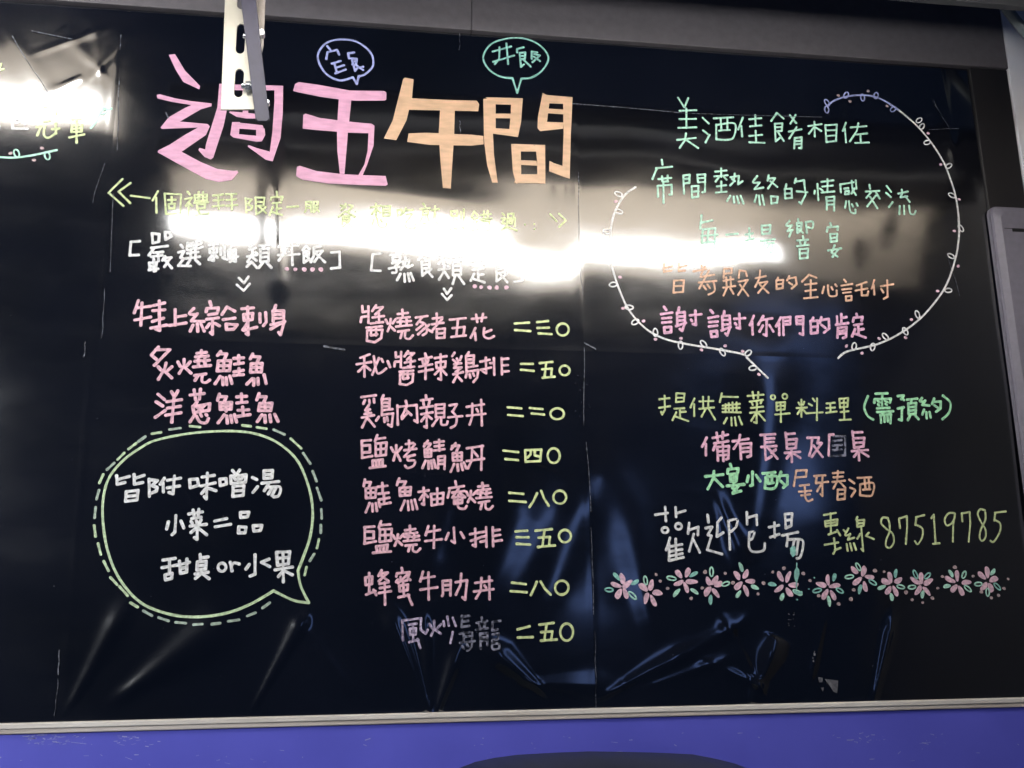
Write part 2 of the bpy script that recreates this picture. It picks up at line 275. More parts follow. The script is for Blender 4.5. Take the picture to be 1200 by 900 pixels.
蜜:268,272 272,288;240,316 244,300 308,294 304,312;~262,318 264,340 296,336;248,332 240,344;300,324 312,334;294,310 250,350;256,364 300,358 298,386 258,392 256,364;276,350 280,420;252,424 306,412;300,410 322,462
牛:378,292 364,340;372,326 438,316;366,384 452,372;406,296 408,436
肋:480,340 482,408 478,416;480,340 522,336 520,414;482,362 520,360;482,386 520,384;548,346 606,336 596,436 582,424;576,302 572,360 548,410
丼:648,350 734,338;680,324 676,390 652,430;720,318 722,434;642,394 742,382;696,364 704,374
@price|F|lime|2.7|
二:838,348 910,356;832,392 914,398
八:966,344 952,380 936,412;986,342 1008,380 1038,410
〇:O 1096,374,35,36
@dish_name|F|mauve|2.4|half rubbed out mauve dish name at the foot of the long column
風:270,544 274,646;274,544 368,532 366,592 392,612 402,592;304,566 344,560;310,588 342,584 340,616 312,618 310,588;326,562 328,650;306,656 354,644;350,640 364,686
炒:412,562 426,584;472,562 452,584;436,546 438,582 420,622;440,590 470,612;504,524 512,570;484,548 488,572;532,530 548,572;532,604 520,660
@dish_name|F|worn|2.4|two faded grey characters beside the rubbed out dish name
烏:580,520 578,580;580,524 618,520;582,550 612,546;582,576 618,572;568,612 622,604;590,606 588,650;592,628 620,624;570,660 646,650;~632,606 630,680 606,700;580,676 590,690;606,668 612,680
龍:682,528 684,540;656,556 710,546;668,562 674,584;700,558 694,580;652,592 714,584;674,612 676,690;674,612 712,608 710,672;676,632 710,630;676,650 710,648;738,552 778,546;738,554 736,596 764,590;738,616 768,612 766,640 738,646;~736,648 736,690 768,690 772,668;742,664 766,662
@price|F|lime|2.7|
二:868,590 930,574;870,632 946,630
五:980,566 1054,556;1018,562 1006,648;990,604 1048,600 1042,644;990,648 1070,642
〇:O 1122,604,33,44
@bubble_line|G|white|3.1|top white line inside the big speech bubble
皆:88,90 92,138 134,128;92,112 160,94;186,84 188,138 234,128;188,106 242,88;142,182 138,232;142,180 208,172 202,226 138,234;142,206 204,200
附:270,110 272,206;270,112 316,118 286,146 314,156 310,176 280,188;356,104 332,138;348,130 350,182;372,116 446,104;412,92 404,192 382,184;372,158 440,148
味:496,112 500,158 546,144 540,108 496,112;566,98 634,88;596,76 590,220 578,206;560,148 640,130;590,158 564,190;600,160 644,174
噌:664,110 668,146 702,136 700,106 664,110;736,60 748,76;776,58 764,76;726,96 728,132;726,92 812,86 808,126 728,134;768,88 768,130;744,100 752,112;792,98 784,110;740,152 738,202;740,150 800,146 796,200 738,206;742,176 798,172
湯:848,100 872,112;876,152 850,184;912,64 912,104;912,62 960,60 956,102 912,106;914,84 956,82;900,132 994,122;938,134 914,174;~924,156 1000,152 994,200 966,208;956,160 936,192;978,158 956,200
@bubble_line|G|white|3.1|middle white line inside the big speech bubble
小:378,348 368,388;420,312 414,406 398,420;448,344 464,382
菜:492,304 568,292;516,282 522,318;548,278 544,314;508,330 560,322;504,346 512,356;534,342 538,354;560,338 552,352;500,372 590,362;540,356 538,446 524,436;534,382 504,408;544,382 592,420
二:636,344 704,330;640,376 726,362
品:780,296 782,324 820,320 828,294 780,296;772,376 770,410 806,410 812,378 772,376;852,370 856,400 892,396 900,368 852,370
@bubble_line|G|white|3.1|bottom white line inside the big speech bubble, with the letters or
甜:348,562 416,552;342,604 424,590;384,560 384,628;358,644 362,672 396,664 398,636 358,644;428,590 496,574;440,568 446,634;482,556 480,628 446,636;446,608 480,602
桌:556,530 558,568;558,550 600,544;540,574 538,616;540,572 590,568 586,612 538,618;540,594 588,590;528,640 600,630;562,618 562,638 530,664;566,636 606,666
o:O 678,602,22,23
r:724,574 734,622;~730,598 744,578 774,584
水:830,586 812,612;862,532 862,640 834,652;940,556 898,574 944,598
果:982,520 988,588;982,518 1056,514 1048,582 988,590;984,552 1052,546;1018,518 1020,684;974,616 1072,600;1016,624 992,654;1026,622 1070,644
@greeting_line|H|mint|2.5|mint green first line of the verse inside the leafy vine
美:182,76 214,124;234,78 216,122;190,142 274,138;190,184 272,182;184,228 274,224;224,130 224,228;178,288 270,278;222,256 216,290 190,328;226,290 282,328
酒:306,176 336,204;308,240 330,256;340,262 320,300;362,178 460,172;374,210 374,284;~374,212 466,204 462,270 430,286 374,284;396,178 400,232;430,176 430,228;388,240 442,236
佳:508,174 484,234;500,216 504,268;540,182 600,176;570,162 572,214;544,218 600,212;540,266 604,260;572,240 574,298;540,298 616,300
餚:678,150 650,190;678,150 712,178;668,204 706,202 702,240 670,242;668,204 672,292 694,274;670,222 704,220;684,246 712,290;744,162 774,200;772,160 746,204;738,244 800,232;776,222 740,278;768,276 764,328;768,276 802,272 800,328 788,326;768,292 800,290;766,308 800,306
相:836,216 902,206;866,194 868,268;864,222 838,254;870,222 900,240;920,212 926,294;920,212 978,208 974,290 926,296;922,238 976,236;924,266 974,262
佐:1024,198 1008,240;1018,226 1024,296;1048,222 1126,216;1086,202 1078,240 1044,292;1072,258 1130,252;1096,256 1098,296;1070,300 1138,298
@greeting_line|H|mint|2.5|mint green second line of the verse, the longest one
席:100,388 104,412;72,430 152,422;76,430 54,484;84,484 148,478;102,470 104,496;130,466 130,494;106,498 132,496;80,518 82,572;82,518 150,512 150,560 138,562;108,500 110,602
間:208,466 212,556;208,466 240,462 238,502 210,506;210,484 238,482;278,464 282,500 318,498;278,462 318,460 316,546 304,550;280,480 316,478;250,520 252,576 282,572 284,518 250,520;250,548 284,544
熱:398,430 398,472;368,446 424,440;364,470 430,464;386,474 370,496;410,472 424,486;398,496 398,548;376,520 422,514;372,552 424,546;444,474 486,468 482,510 504,494;466,456 458,500 442,516;452,484 466,494;442,568 426,594;460,572 462,602;476,570 484,604;494,568 508,606
絡:~578,468 556,500 584,500;590,500 564,534 608,526;574,564 564,598;586,566 590,612;602,564 612,612;636,464 630,490;638,480 668,478 632,530;644,494 678,522;646,570 648,606 676,602 680,572 646,570
的:716,534 718,578;716,532 750,530 752,576 718,580;716,556 750,554;724,508 720,530;772,480 766,502;768,496 812,488 820,560 796,608 788,598;776,544 828,548
情:880,506 884,588;866,540 864,556;892,530 906,540;900,496 960,488;930,482 930,548;904,520 956,514;900,550 964,544;924,574 926,636;924,574 964,570 962,640;926,592 962,590;926,612 962,610
@greeting_line|I|mint|2.5|last three mint green characters of the second verse line
感:~492,230 496,288;494,232 586,216;520,262 548,258;528,280 552,276 550,300 524,302 528,280;572,206 578,270 600,306;600,204 604,262;592,260 570,296;532,350 524,396;~552,350 560,420 594,436 596,410;572,372 580,388;604,366 612,382
交:696,234 700,262;670,282 764,278;706,288 674,326;742,290 766,332;740,310 680,386;700,320 750,400
流:816,244 846,284;812,292 844,322;856,358 830,392;920,270 922,284;896,298 962,284;924,290 912,324 958,318;944,316 974,356;906,386 902,442;934,384 936,442;~970,384 978,436 1004,444 1016,420
@greeting_line|J|mint|2.6|short mint green third line of the verse in the glare
每:240,40 234,102;236,74 290,64;246,106 242,166;246,106 304,100 300,190 280,202;272,104 268,166;240,136 314,130;242,168 304,162
一:356,130 408,126
場:446,130 478,124;462,102 464,150;446,158 482,148;520,92 522,126;520,90 560,86 558,124 522,128;522,108 558,106;516,160 580,152;544,156 530,180;540,172 576,168 570,212 560,208;556,176 546,196
饗:~650,66 634,88 656,88;662,86 640,114 664,108;660,112 648,140;690,58 692,72;684,76 706,74 704,104 686,106;684,76 686,122 702,112;686,90 704,88;698,108 712,122;726,72 730,124;~726,72 758,70 756,100 736,96;712,138 714,152;686,158 736,154;698,164 702,178;724,160 720,176;684,184 738,178;696,200 698,240;696,198 736,196 734,238 698,242;698,218 734,216
宴:840,76 846,92;824,116 828,96 876,92 874,108;840,130 842,164;840,128 872,126 870,160 842,164;842,146 870,144;830,204 890,194;860,180 846,214 872,232;878,198 850,234
@greeting_line|J|orange|2.4|orange fourth line of the verse just under the glare
皆:66,264 66,302 100,296;64,286 104,276;136,262 134,300 164,296;134,282 172,272;112,346 110,398;112,344 158,342 154,396 110,400;112,370 156,368
為:240,272 246,284;204,300 262,290;258,276 238,316;236,326 300,316;228,352 310,344;276,296 230,380;~296,346 302,390 274,408;250,368 262,384;268,362 280,378
殷:346,290 344,330;346,288 382,286 380,308 346,312;344,344 390,336;356,328 358,366;376,326 378,364;342,376 398,368;358,380 344,412;376,380 390,404;418,296 414,330;418,296 446,300 452,322;414,348 456,340 412,410;420,362 460,414
友:514,296 512,330 492,372;494,332 540,322;510,354 548,348 506,400;514,362 554,400
的:598,330 592,344;590,344 592,380;590,342 622,340 620,378 592,382;592,360 620,358;650,322 640,342;644,334 680,328 684,360 662,380;648,352 664,362
全:742,316 710,348;742,316 776,330;724,362 776,356;750,342 750,424;726,392 774,386;720,426 782,420
心:812,372 804,402;~830,366 836,412 868,414 870,390;846,374 852,386;864,362 870,370
託:904,340 912,350;892,368 942,360;896,386 938,382;900,402 934,398;912,418 914,438 938,436 938,416 912,418;962,368 1008,352;984,360 986,414 1012,414 1016,396;956,392 1012,382
付:1044,342 1032,382;1042,366 1044,410;1074,372 1132,362;1104,344 1106,420 1088,430;1076,384 1086,400
@greeting_line|J|hotpink|3.1|bright pink last line of the verse
謝:66,466 76,480;52,500 104,492;58,520 98,516;58,540 98,536;66,562 68,588 98,584 98,560 66,562;136,470 132,488;126,494 128,552;126,494 162,490 164,540 150,578 140,570;128,512 162,510;128,530 162,528;122,556 168,540;186,506 240,500;212,484 214,550 200,546;192,526 196,532
謝:=謝 272,480,444,608
你:486,506 468,550;478,534 480,594;530,508 506,548;520,526 572,518;546,528 544,600 532,594;528,552 512,580;558,550 576,580
們:612,514 590,556;604,542 604,596;622,516 624,596;622,516 656,512 654,546 624,548;624,532 654,530;684,514 686,546 712,544;684,512 716,510 714,596 700,590;686,530 714,528
的:762,516 756,532;750,534 752,588;750,532 784,530 782,586 752,590;752,560 782,558;800,514 792,540;796,528 834,522 836,566 812,586;800,550 818,564
肯:872,510 874,548;892,500 892,546;894,518 916,514;868,550 924,542;876,566 874,610;876,564 916,560 914,606 900,612;876,580 914,576;876,592 914,590
定:962,500 966,514;946,536 950,518 990,514 986,532;952,552 988,546;970,550 972,598;972,574 994,570;956,570 942,604;954,592 1004,610
@service_line|K|olive2|2.3|olive green line beginning below the vine
提:66,116 136,108;102,92 104,190 84,222 78,204;64,176 140,164;184,76 182,136;184,74 242,76 236,130 182,136;186,106 238,104;170,182 240,178;208,182 210,240;210,206 250,202;184,206 158,262;176,236 268,268
供:312,110 284,172;310,150 310,232;348,130 444,126;372,98 374,180;412,98 408,178;346,182 448,172;390,184 362,236;412,180 456,256
無:504,74 490,134;500,96 614,100;510,160 628,148;510,204 634,208;530,150 530,206;552,142 554,206;578,138 580,206;606,138 606,206;508,180 626,176;540,246 518,284;570,244 572,298;594,242 602,298;622,238 642,292
菜:682,94 790,86;716,66 722,112;754,68 752,110;696,134 786,122;710,142 716,156;742,136 746,152;776,130 770,146;698,212 792,202;744,160 742,284 726,278;738,214 706,268;752,212 800,268;704,178 786,170
單:O 856,104,15,15;O 940,98,17,17;880,144 882,192;880,142 942,138 938,188 882,194;882,166 940,162;910,142 912,276;872,226 974,216
@service_line|L|olive2|2.3|two olive green characters before the bracketed note
料:4,178 76,174;38,120 38,240;18,140 26,156;58,134 50,154;34,184 10,220;44,184 74,216;118,112 132,130;90,148 112,160;148,110 146,262;82,214 186,208
理:214,146 272,140;214,178 272,174;240,146 242,208;212,212 284,202;304,116 308,172;304,114 366,108 360,168 308,174;306,144 362,140;334,114 338,258;312,206 366,200;306,262 382,258
@service_line|L|green|3.0|bright green note in round brackets
(:~504,94 478,170 500,230 540,258
需:558,78 640,74;552,116 548,140;556,116 664,112 656,140;604,80 602,160;574,130 586,138;624,128 638,136;568,180 654,176;574,152 582,160;626,150 636,156;568,206 680,200;614,206 600,228;590,226 596,280;590,226 664,220 660,284;616,228 620,274;640,226 642,272
預:712,94 754,90 736,116;744,112 756,122;712,182 754,172;742,180 740,264 722,258;776,120 848,112;808,120 804,144;786,148 788,220;786,146 840,142 836,218 788,222;788,172 838,168;788,196 838,192;800,226 782,262;830,224 856,256
約:~882,108 866,130 890,132;904,126 884,156 932,160;896,190 884,224;912,208 914,250;934,206 942,244;966,112 952,150;960,136 1012,132 1010,180 980,204;968,160 992,176
):~1026,92 1078,140 1070,210 1024,256
@service_line|K|hotpink2|3.0|pink line about the tables
備:398,384 366,446;392,428 392,506;440,386 546,362;468,350 476,404;512,346 508,390;450,424 548,408;462,426 444,470;472,450 476,544;472,450 552,444 548,530 534,536;510,424 514,546;476,480 548,476;476,508 548,504
有:580,410 686,394;630,366 622,410 586,462;630,430 636,534;630,430 704,424 702,512 680,520;634,460 702,454;634,486 702,482
長:770,368 872,362;798,366 800,446;802,394 864,390;802,420 862,416;776,452 880,444;800,450 806,542 846,516;820,456 888,532;876,470 846,492
桌:946,352 950,386;950,362 1010,356;952,402 956,462;952,400 1024,396 1018,458 956,464;954,432 1020,428;942,492 1048,484;988,466 990,556;984,494 954,530;996,492 1050,528
@service_line|L|hotpink2|3.0|pink end of the line about the tables
及:80,386 160,384 150,424 178,424 110,520;112,392 106,460 92,510;122,440 184,520
圓:232,368 228,510;232,366 262,362
桌:=桌 390,342,506,544
@service_line|L|worn|2.6|grey smudged out inside of the round table character
圓:262,374 344,376 342,508 240,516;256,410 318,402;258,440 320,436;288,442 286,470;256,474 318,470
@service_line|K|green|3.3|bright green four characters left of the orange ones
大:388,656 512,642;448,620 442,670 404,744;450,668 508,728
宴:562,570 568,592;542,634 546,606 616,600 612,626;560,644 562,690;560,642 606,640 602,688 562,692;562,668 604,664;540,722 656,712;588,696 576,738 604,752;622,716 578,770;578,776 634,758
小:686,654 676,694;714,626 714,716 700,722;738,648 766,690
酌:784,636 872,628;806,664 800,740;~804,664 884,656 880,724 850,744 802,740;816,636 822,692;848,634 850,690;822,706 860,700;914,626 900,672;906,650 960,650 958,710 930,736;912,690 936,712
@service_line|L|orange|2.5|orange four characters right of the bright green ones
尾:2,616 -16,724;2,616 74,612 68,658 4,664;26,722 90,714;20,764 104,756;~60,718 64,800 84,830 112,818;36,790 96,782
牙:126,654 204,648;144,656 138,704;140,704 222,694;184,650 182,794 170,780;178,708 146,762
春:256,634 330,628;262,664 326,658;254,696 340,686;292,620 286,690 260,742;300,690 342,736;290,752 288,816;290,750 342,748 338,814 288,820;290,782 340,778
酒:372,680 406,704;378,736 408,748;412,756 386,798;430,668 526,662;448,714 446,784;~448,712 540,704 536,776 510,794 446,788;478,668 484,740;508,666 512,736;468,750 518,746
@booking_line|M|white|2.9|large white booking words above the flower row
歡:36,114 122,102;106,60 110,158;178,62 182,130;182,104 246,86;O 104,222,22,19;O 198,196,22,21;138,276 112,360;132,318 132,434;134,338 222,322;136,372 222,356;136,404 224,386;138,434 232,412;178,284 182,424;272,172 264,246;268,222 336,200 332,256;304,250 272,370;302,290 346,378
迎:402,116 408,168;388,208 432,200 404,256 428,262 400,354;398,360 500,390;496,136 470,168 466,268 508,240;544,158 554,358;~544,158 604,146 598,196 560,234
包:674,98 676,182;676,136 742,118 744,186;~690,250 688,340 720,374 790,364 800,316;~690,240 726,234 712,280 692,292
場:830,202 900,188;868,170 870,272;840,272 902,250;942,112 948,206;942,110 992,106 986,190 948,208;946,154 988,148;922,260 1032,236;962,262 954,334;~964,288 1060,290 1066,350 1048,410 1026,420;1006,294 988,384;1034,296 1022,390
@phone_line|N|olive|2.3|yellow green telephone words and number at the right
專:62,72 130,60;68,108 70,136;68,108 140,98 136,130 70,138;100,62 102,180;70,122 138,114;88,186 138,168;138,160 156,190;66,246 144,232;120,208 128,276 116,298;124,276 158,264
線:176,160 190,172;~204,150 186,190 214,184;214,182 202,216 238,204;194,242 200,280;214,238 224,278;236,238 248,274;256,84 250,100;254,106 256,140;254,104 296,100 292,134 256,142;256,122 292,118;278,142 290,282 280,270;272,182 256,210;322,176 306,194 352,212
8:~436,90 404,88 396,120 424,150 462,180 470,230 448,262 424,252 426,214 444,170 444,120 432,88
7:500,98 506,148;502,92 546,78 548,140 540,240
5:648,72 600,84;602,84 596,130;~596,128 636,150 636,200 610,242 594,224
1:690,90 704,70 714,236;700,240 738,236
9:~822,60 790,62 768,98 780,132 808,120 826,88 826,62;828,64 818,130 816,226
7:868,64 872,108;868,62 914,54 918,120 908,226
8:~1004,44 976,38 962,66 980,110 1008,160 1004,206 984,222 972,196 982,150 1006,100 1006,56
5:1126,50 1062,58;1064,58 1058,104;~1058,100 1092,120 1090,170 1056,226 1036,222
@side_line|O|olive|2.6|partly hidden green words at the left edge of the board
冠:308,414 306,460;308,412 412,408 408,460;322,514 360,510;270,556 332,544;300,550 276,612;~326,550 322,610 352,630 400,600;378,570 428,566;404,530 406,600
軍:520,436 518,470;520,434 590,430 588,466;516,500 580,496;518,548 514,588;518,546 588,542 584,586 514,590;516,568 586,564;500,628 602,606;548,492 550,664
:20,110 8,140;0,156 36,146
@side_line|O|white|2.6|white words cut by the left edge of the board
區:102,520 100,564 208,566;110,486 190,480;130,500 160,498 158,512;126,524 144,520;170,520 190,532
客:-30,440 60,430;4,450 -20,500;8,480 60,500;8,548 0,580
@speech_bubble|U|lavender|2.6|small lavender speech bubble above the pink title
:~214,236 150,250 84,214 50,140 84,80 150,60 230,70 296,120 308,180 270,222 242,230;214,236 232,266 242,230
定:94,90 108,106;96,118 140,108;96,118 90,150;140,108 150,130;116,172 156,160;128,172 140,216;140,190 172,180;132,218 180,200
食:192,124 196,148;192,124 220,120;206,148 232,150 228,178 212,176;208,148 224,206 236,192;212,162 230,164;230,180 262,202;262,186 246,192
@speech_bubble|U|teal|2.4|small teal speech bubble above the orange title
:~958,240 900,232 846,196 822,140 860,80 940,54 1020,56 1090,90 1126,144 1100,200 1050,236 1000,242;958,240 980,308 1000,242
丼:866,116 952,92;898,96 896,150 876,174;930,78 938,174;868,164 966,134
飯:980,104 980,120;980,104 1010,96;994,122 1018,120 1016,150 996,152;992,122 998,188 1012,176;996,136 1016,136;1012,156 1042,186;1048,116 1048,150;1048,116 1074,120;1060,128 1086,134 1052,166;1058,140 1086,160
@speech_bubble|T|celery|2.8|big pale green speech bubble outline at the lower left
:~796,730 700,786 600,824 480,840 360,828 240,780 150,680 100,560 80,430 84,330 110,250 170,180 240,130 300,100 420,74 540,62 660,62 750,80 830,120 900,190 945,300 960,400 950,500 920,590 898,646;~898,646 910,710 944,780;~944,780 880,770 796,730
'''
DASHES='360,54 406,48;446,40 488,44;666,36 700,40;726,44 766,50;796,54 842,74;868,92 912,132;920,152 950,196;960,228 976,270;978,298 996,350;996,388 998,426;994,454 994,486;986,514 978,550;966,576 948,604;934,630 926,664;780,780 750,802;720,822 686,836;652,852 608,858;574,866 540,870;500,870 462,872;430,866 386,862;356,856 314,842;286,834 250,814;226,798 196,780;184,750 150,712;140,704 112,674;104,646 84,606;72,578 60,532;50,502 44,456;46,424 50,380;54,346 64,308;66,278 82,242;98,222 128,194;142,180 170,152;188,136 220,112;230,104 258,84;286,72 324,66'
# filled strokes of the big title
TITLE='''
週|V|titlepink|100,42 138,36 200,140 294,236 288,256 190,210 140,130;26,290 46,286 140,312 240,330 366,344 364,362 300,380 170,456 340,472 354,486 330,540 180,644 300,708 400,750 500,762 524,760 530,772 490,818 410,830 330,812 180,730 34,648 36,636 110,598 200,540 280,494 60,502 50,494 100,430 200,372 240,354 120,334 30,312;412,222 468,222 462,370 440,480 376,680 360,692 322,676 284,634 290,620 326,630 330,600 400,370;440,225 760,232 760,262 440,262;752,232 806,234 804,400 790,560 742,704 700,694 640,650 588,612 592,602 640,620 724,644 740,520 752,330;472,400 478,394 560,400 650,410 646,438 580,438 520,428;556,262 602,262 590,404 556,404;492,460 540,460 532,560 500,556 480,540;520,462 680,480 690,512 522,500;640,500 692,500 696,540 676,580 640,582;520,534 650,546 640,582 500,556
五|W|titlepink|54,180 66,132 92,118 250,140 450,176 600,178 690,178 706,190 704,240 690,246 500,248 380,240 250,222 80,188;372,236 460,244 446,380 436,470 426,600 412,764 380,762 362,600 360,460 366,330;120,446 124,350 140,340 240,370 370,386 500,400 600,408 622,422 616,560 570,700 540,772 510,770 550,700 574,600 580,476 440,472 360,466 220,456;74,780 80,716 100,708 220,746 400,766 560,772 700,776 714,836 700,846 520,842 300,832 120,806
午|X|titleorange|48,426 100,320 160,82 170,70 222,80 212,190 180,320 120,436;200,190 400,200 590,206 604,226 598,268 400,262 188,258;184,446 192,396 300,392 560,404 628,412 630,460 560,468 320,464;376,258 462,262 458,400 448,560 438,720 392,716 378,560 368,400
間|X|titleorange|628,196 700,190 700,380 684,400 690,520 712,684 680,684 650,580 632,440;640,186 858,192 850,230 696,228;792,196 858,194 848,330 830,418 776,410 784,330;694,282 796,282 792,310 694,308;684,366 786,372 830,418 684,398;974,160 990,170 1018,180 1008,260 998,340 1000,378 960,384 944,366 946,300;980,172 1148,186 1140,226 1012,222;1002,252 1096,258 1096,286 1000,280;960,384 1000,330 1096,334 1092,370;1092,190 1148,186 1138,400 1132,660 1110,654 1012,616 1014,556 1040,570 1090,586 1096,400;790,458 846,466 850,680 820,688 800,620;800,458 988,464 984,502 840,502;932,466 988,464 990,688 944,686 942,560;842,552 938,556 942,584 846,580;810,684 820,634 946,634 988,686
'''
VINES=[('Q','white','leafy white vine curving down the left of the verse',['~198,46 150,82 110,150 92,220 88,300 94,380 124,480 170,580 240,660 320,706 420,730 540,750 640,768 672,776','686,790 776,880'],
 '124,76 126,152 72,240 98,350 102,470 172,570 198,634 286,680 396,736 497,730 580,766 692,770 712,836','112,108 132,438 145,574 234,630 286,710 398,706 488,756 592,738 668,762 738,864 70,338'),
('R','lavender','lavender tip of the right vine at the top',['~84,160 130,126 200,104 270,96 350,102 420,130 500,182'],'84,140 82,180 196,96 292,110 370,98 470,178','150,98 324,72 218,132 434,160'),
('R','white','leafy white vine curving round the upper right of the verse',['~500,182 580,250 640,312 700,390 760,490 800,590 830,690 846,800 850,873'],'620,244 636,280 666,374 790,512 808,684 860,876','672,320 744,504 850,708 822,892'),
('S','white','leafy white vine curving in under the verse from the right',['~790,0 794,80 776,220 716,400 620,540 520,640 400,720 280,772 130,806 80,826 50,854'],'744,226 726,438 536,586 462,690 340,722 148,782 262,786','788,288 660,442 498,618 464,728 302,734 100,780 196,824'),
('O','mint','mint green twig under the cut words at the left edge',['~-60,764 0,764 120,768 240,752 410,716','~650,560 690,510 720,440 790,424'],'130,738 345,755 740,438','88,738 308,702 252,786')]
FLOWERS=[('P','130,178','92,166 126,132 152,162 106,214 144,212','95,120 55,192 194,152 180,222',''),
('P','265,205','238,178 280,168 314,208 254,236 292,252','250,142','308,110 330,145 370,184'),
('P','455,145','430,106 478,98 498,148 470,180 430,156','391,130 510,108 417,208 514,200','497,238 572,96'),
('P','605,175','590,146 624,142 644,162 584,200 628,208','606,95 600,246 682,160','556,182 680,103 722,154'),
('P','775,150','744,114 790,108 816,146 750,170 792,196','764,70 838,178 750,216','856,214 886,156'),
('P','1000,165','976,120 1018,122 1048,166 970,186 1024,206','932,162 985,230 1068,206','936,96 996,76 1100,104 1136,142'),
('N','88,492','85,450 48,478 126,484 68,536 116,540','122,434 22,512 154,512 92,574','32,542 148,590'),
('N','282,434','240,394 294,398 330,434 256,458 302,490','262,374 210,432 346,464 272,504','236,508 220,562 360,396 413,402'),
('N','462,480','448,434 496,454 422,460 438,512 480,516','480,412 398,494 510,490 458,550','542,522 578,566 640,582'),
('N','634,480','630,438 596,456 670,462 614,510 662,514','596,418 666,426 576,492 638,534','728,498 696,556 754,430 828,376'),
('N','845,468','840,424 798,448 894,464 822,500 864,514','804,412 880,420 780,486 902,500','934,428'),
('N','1026,456','1016,404 984,424 1054,446 998,488 1036,496','1048,404 964,474 1074,488 1018,522','982,520 1040,554 1082,540 1114,500 1138,444')]
# ---------------------------------------------------------------- materials of the place
film=mat('black_glossy_film',(.0014,.0017,.003),rough=.24,spec=.16,coat=1,coatr=.09,cior=2.2,noise_amt=.5,noise_scale=2.5,rgb2=(.0034,.0042,.0085),bump=.05,bscale=45)
nt=film.node_tree; pr=nt.nodes['Principled BSDF']   # wiped and fingered areas: the gloss varies
tc=nt.nodes.new('ShaderNodeTexCoord'); mp=nt.nodes.new('ShaderNodeMapping'); mp.inputs['Scale'].default_value=(1,1,2.2); mp.inputs['Rotation'].default_value=(0,.5,0)
nz=nt.nodes.new('ShaderNodeTexNoise'); nz.inputs['Scale'].default_value=5; nz.inputs['Detail'].default_value=8; nz.inputs['Roughness'].default_value=.65
mr=nt.nodes.new('ShaderNodeMapRange'); mr.inputs[1].default_value=.35; mr.inputs[2].default_value=.72; mr.inputs[3].default_value=.07; mr.inputs[4].default_value=.17
nt.links.new(tc.outputs['Object'],mp.inputs[0]); nt.links.new(mp.outputs[0],nz.inputs['Vector']); nt.links.new(nz.outputs[0],mr.inputs[0]); nt.links.new(mr.outputs[0],pr.inputs['Coat Roughness'])
fascia_m=mat('grey_laminate',(.096,.088,.098),rough=.6,noise_amt=.4,noise_scale=60,rgb2=(.078,.071,.078),bump=.15,bscale=200)
dark_m=mat('dark_brown_paint',(.008,.007,.009),rough=.55,noise_amt=.4,noise_scale=8,rgb2=(.005,.0045,.006))
wall_m=mat('dark_wall_paint',(.03,.03,.035),rough=.8,noise_amt=.4,noise_scale=6)
trim_w=mat('chalky_white_trim',(.72,.68,.63),rough=.6,noise_amt=.5,noise_scale=24,rgb2=(.55,.50,.45),stretch=(.25,1,3),bump=.3,bscale=60)
trim_b=mat('raw_wood_edge',(.62,.57,.54),rough=.75,noise_amt=.5,noise_scale=40,rgb2=(.42,.36,.31),stretch=(.08,1,3),bump=.4,bscale=90)
blue_m=mat('violet_blue_paint',(.115,.12,.62),rough=.42,noise_amt=.35,noise_scale=5,rgb2=(.09,.095,.52),bump=.06,bscale=25)
scuff_m=mat('paint_scuff',(.38,.39,.62),rough=.7,noise_amt=.5,noise_scale=200,rgb2=(.17,.17,.60))
lid_m=mat('dark_teal_plastic',(.006,.012,.022),rough=.45,noise_amt=.4,noise_scale=5,bump=.1,bscale=120)
steel_m=mat('cream_galvanised_steel',(.37,.355,.31),rough=.42,metal=.3,noise_amt=.4,noise_scale=35,rgb2=(.35,.335,.285),bump=.05,bscale=90)
steel_d=mat('dull_steel',(.33,.30,.28),rough=.45,metal=.4,noise_amt=.4,noise_scale=40)
strap_m=mat('slate_painted_strap',(.026,.025,.046),rough=.6,noise_amt=.4,noise_scale=50,rgb2=(.020,.019,.034),bump=.15,bscale=150)
bolt_m=mat('zinc_bolt',(.55,.58,.62),rough=.25,metal=.9)
post_m=mat('pale_gloss_post',(.82,.79,.76),rough=.25,coat=.6,coatr=.1,noise_amt=.35,noise_scale=3,rgb2=(.55,.58,.70))
ring_m=mat('grey_green_rim',(.16,.19,.20),rough=.3,coat=.5)
cab_m=mat('grey_moulded_plastic',(.17,.16,.20),rough=.5,noise_amt=.3,noise_scale=90,rgb2=(.145,.138,.17),bump=.12,bscale=300)
black_m=mat('black_slot',(.004,.004,.005),rough=.6)
hood_m=mat('beige_hood_paint',(.80,.71,.60),rough=.6,noise_amt=.35,noise_scale=5,rgb2=(.70,.61,.50),stretch=(.4,1,1))
blocker_m=mat('dark_light_blocker',(.05,.05,.055),rough=.6)  # dark surface of the added light blockers
lens_m=mat('lit_lamp_lens',(.8,.8,.8),rough=.4,emit=(1,.99,.97),estr=LAMP)
fill_lens_m=mat('fill_lamp_lens',(.8,.8,.8),rough=.4,emit=(.94,.97,1),estr=FILL_LAMP)  # lens of the added fill lamp
tape_m=mat('torn_tape_residue',(.16,.16,.18),rough=.7,noise_amt=.6,noise_scale=120,rgb2=(.06,.06,.07))
# ---------------------------------------------------------------- setting
wl=box('wall',-1.6,3.2,.035,.12,.2,3.6,wall_m,bevel=0); wl['kind']='structure'
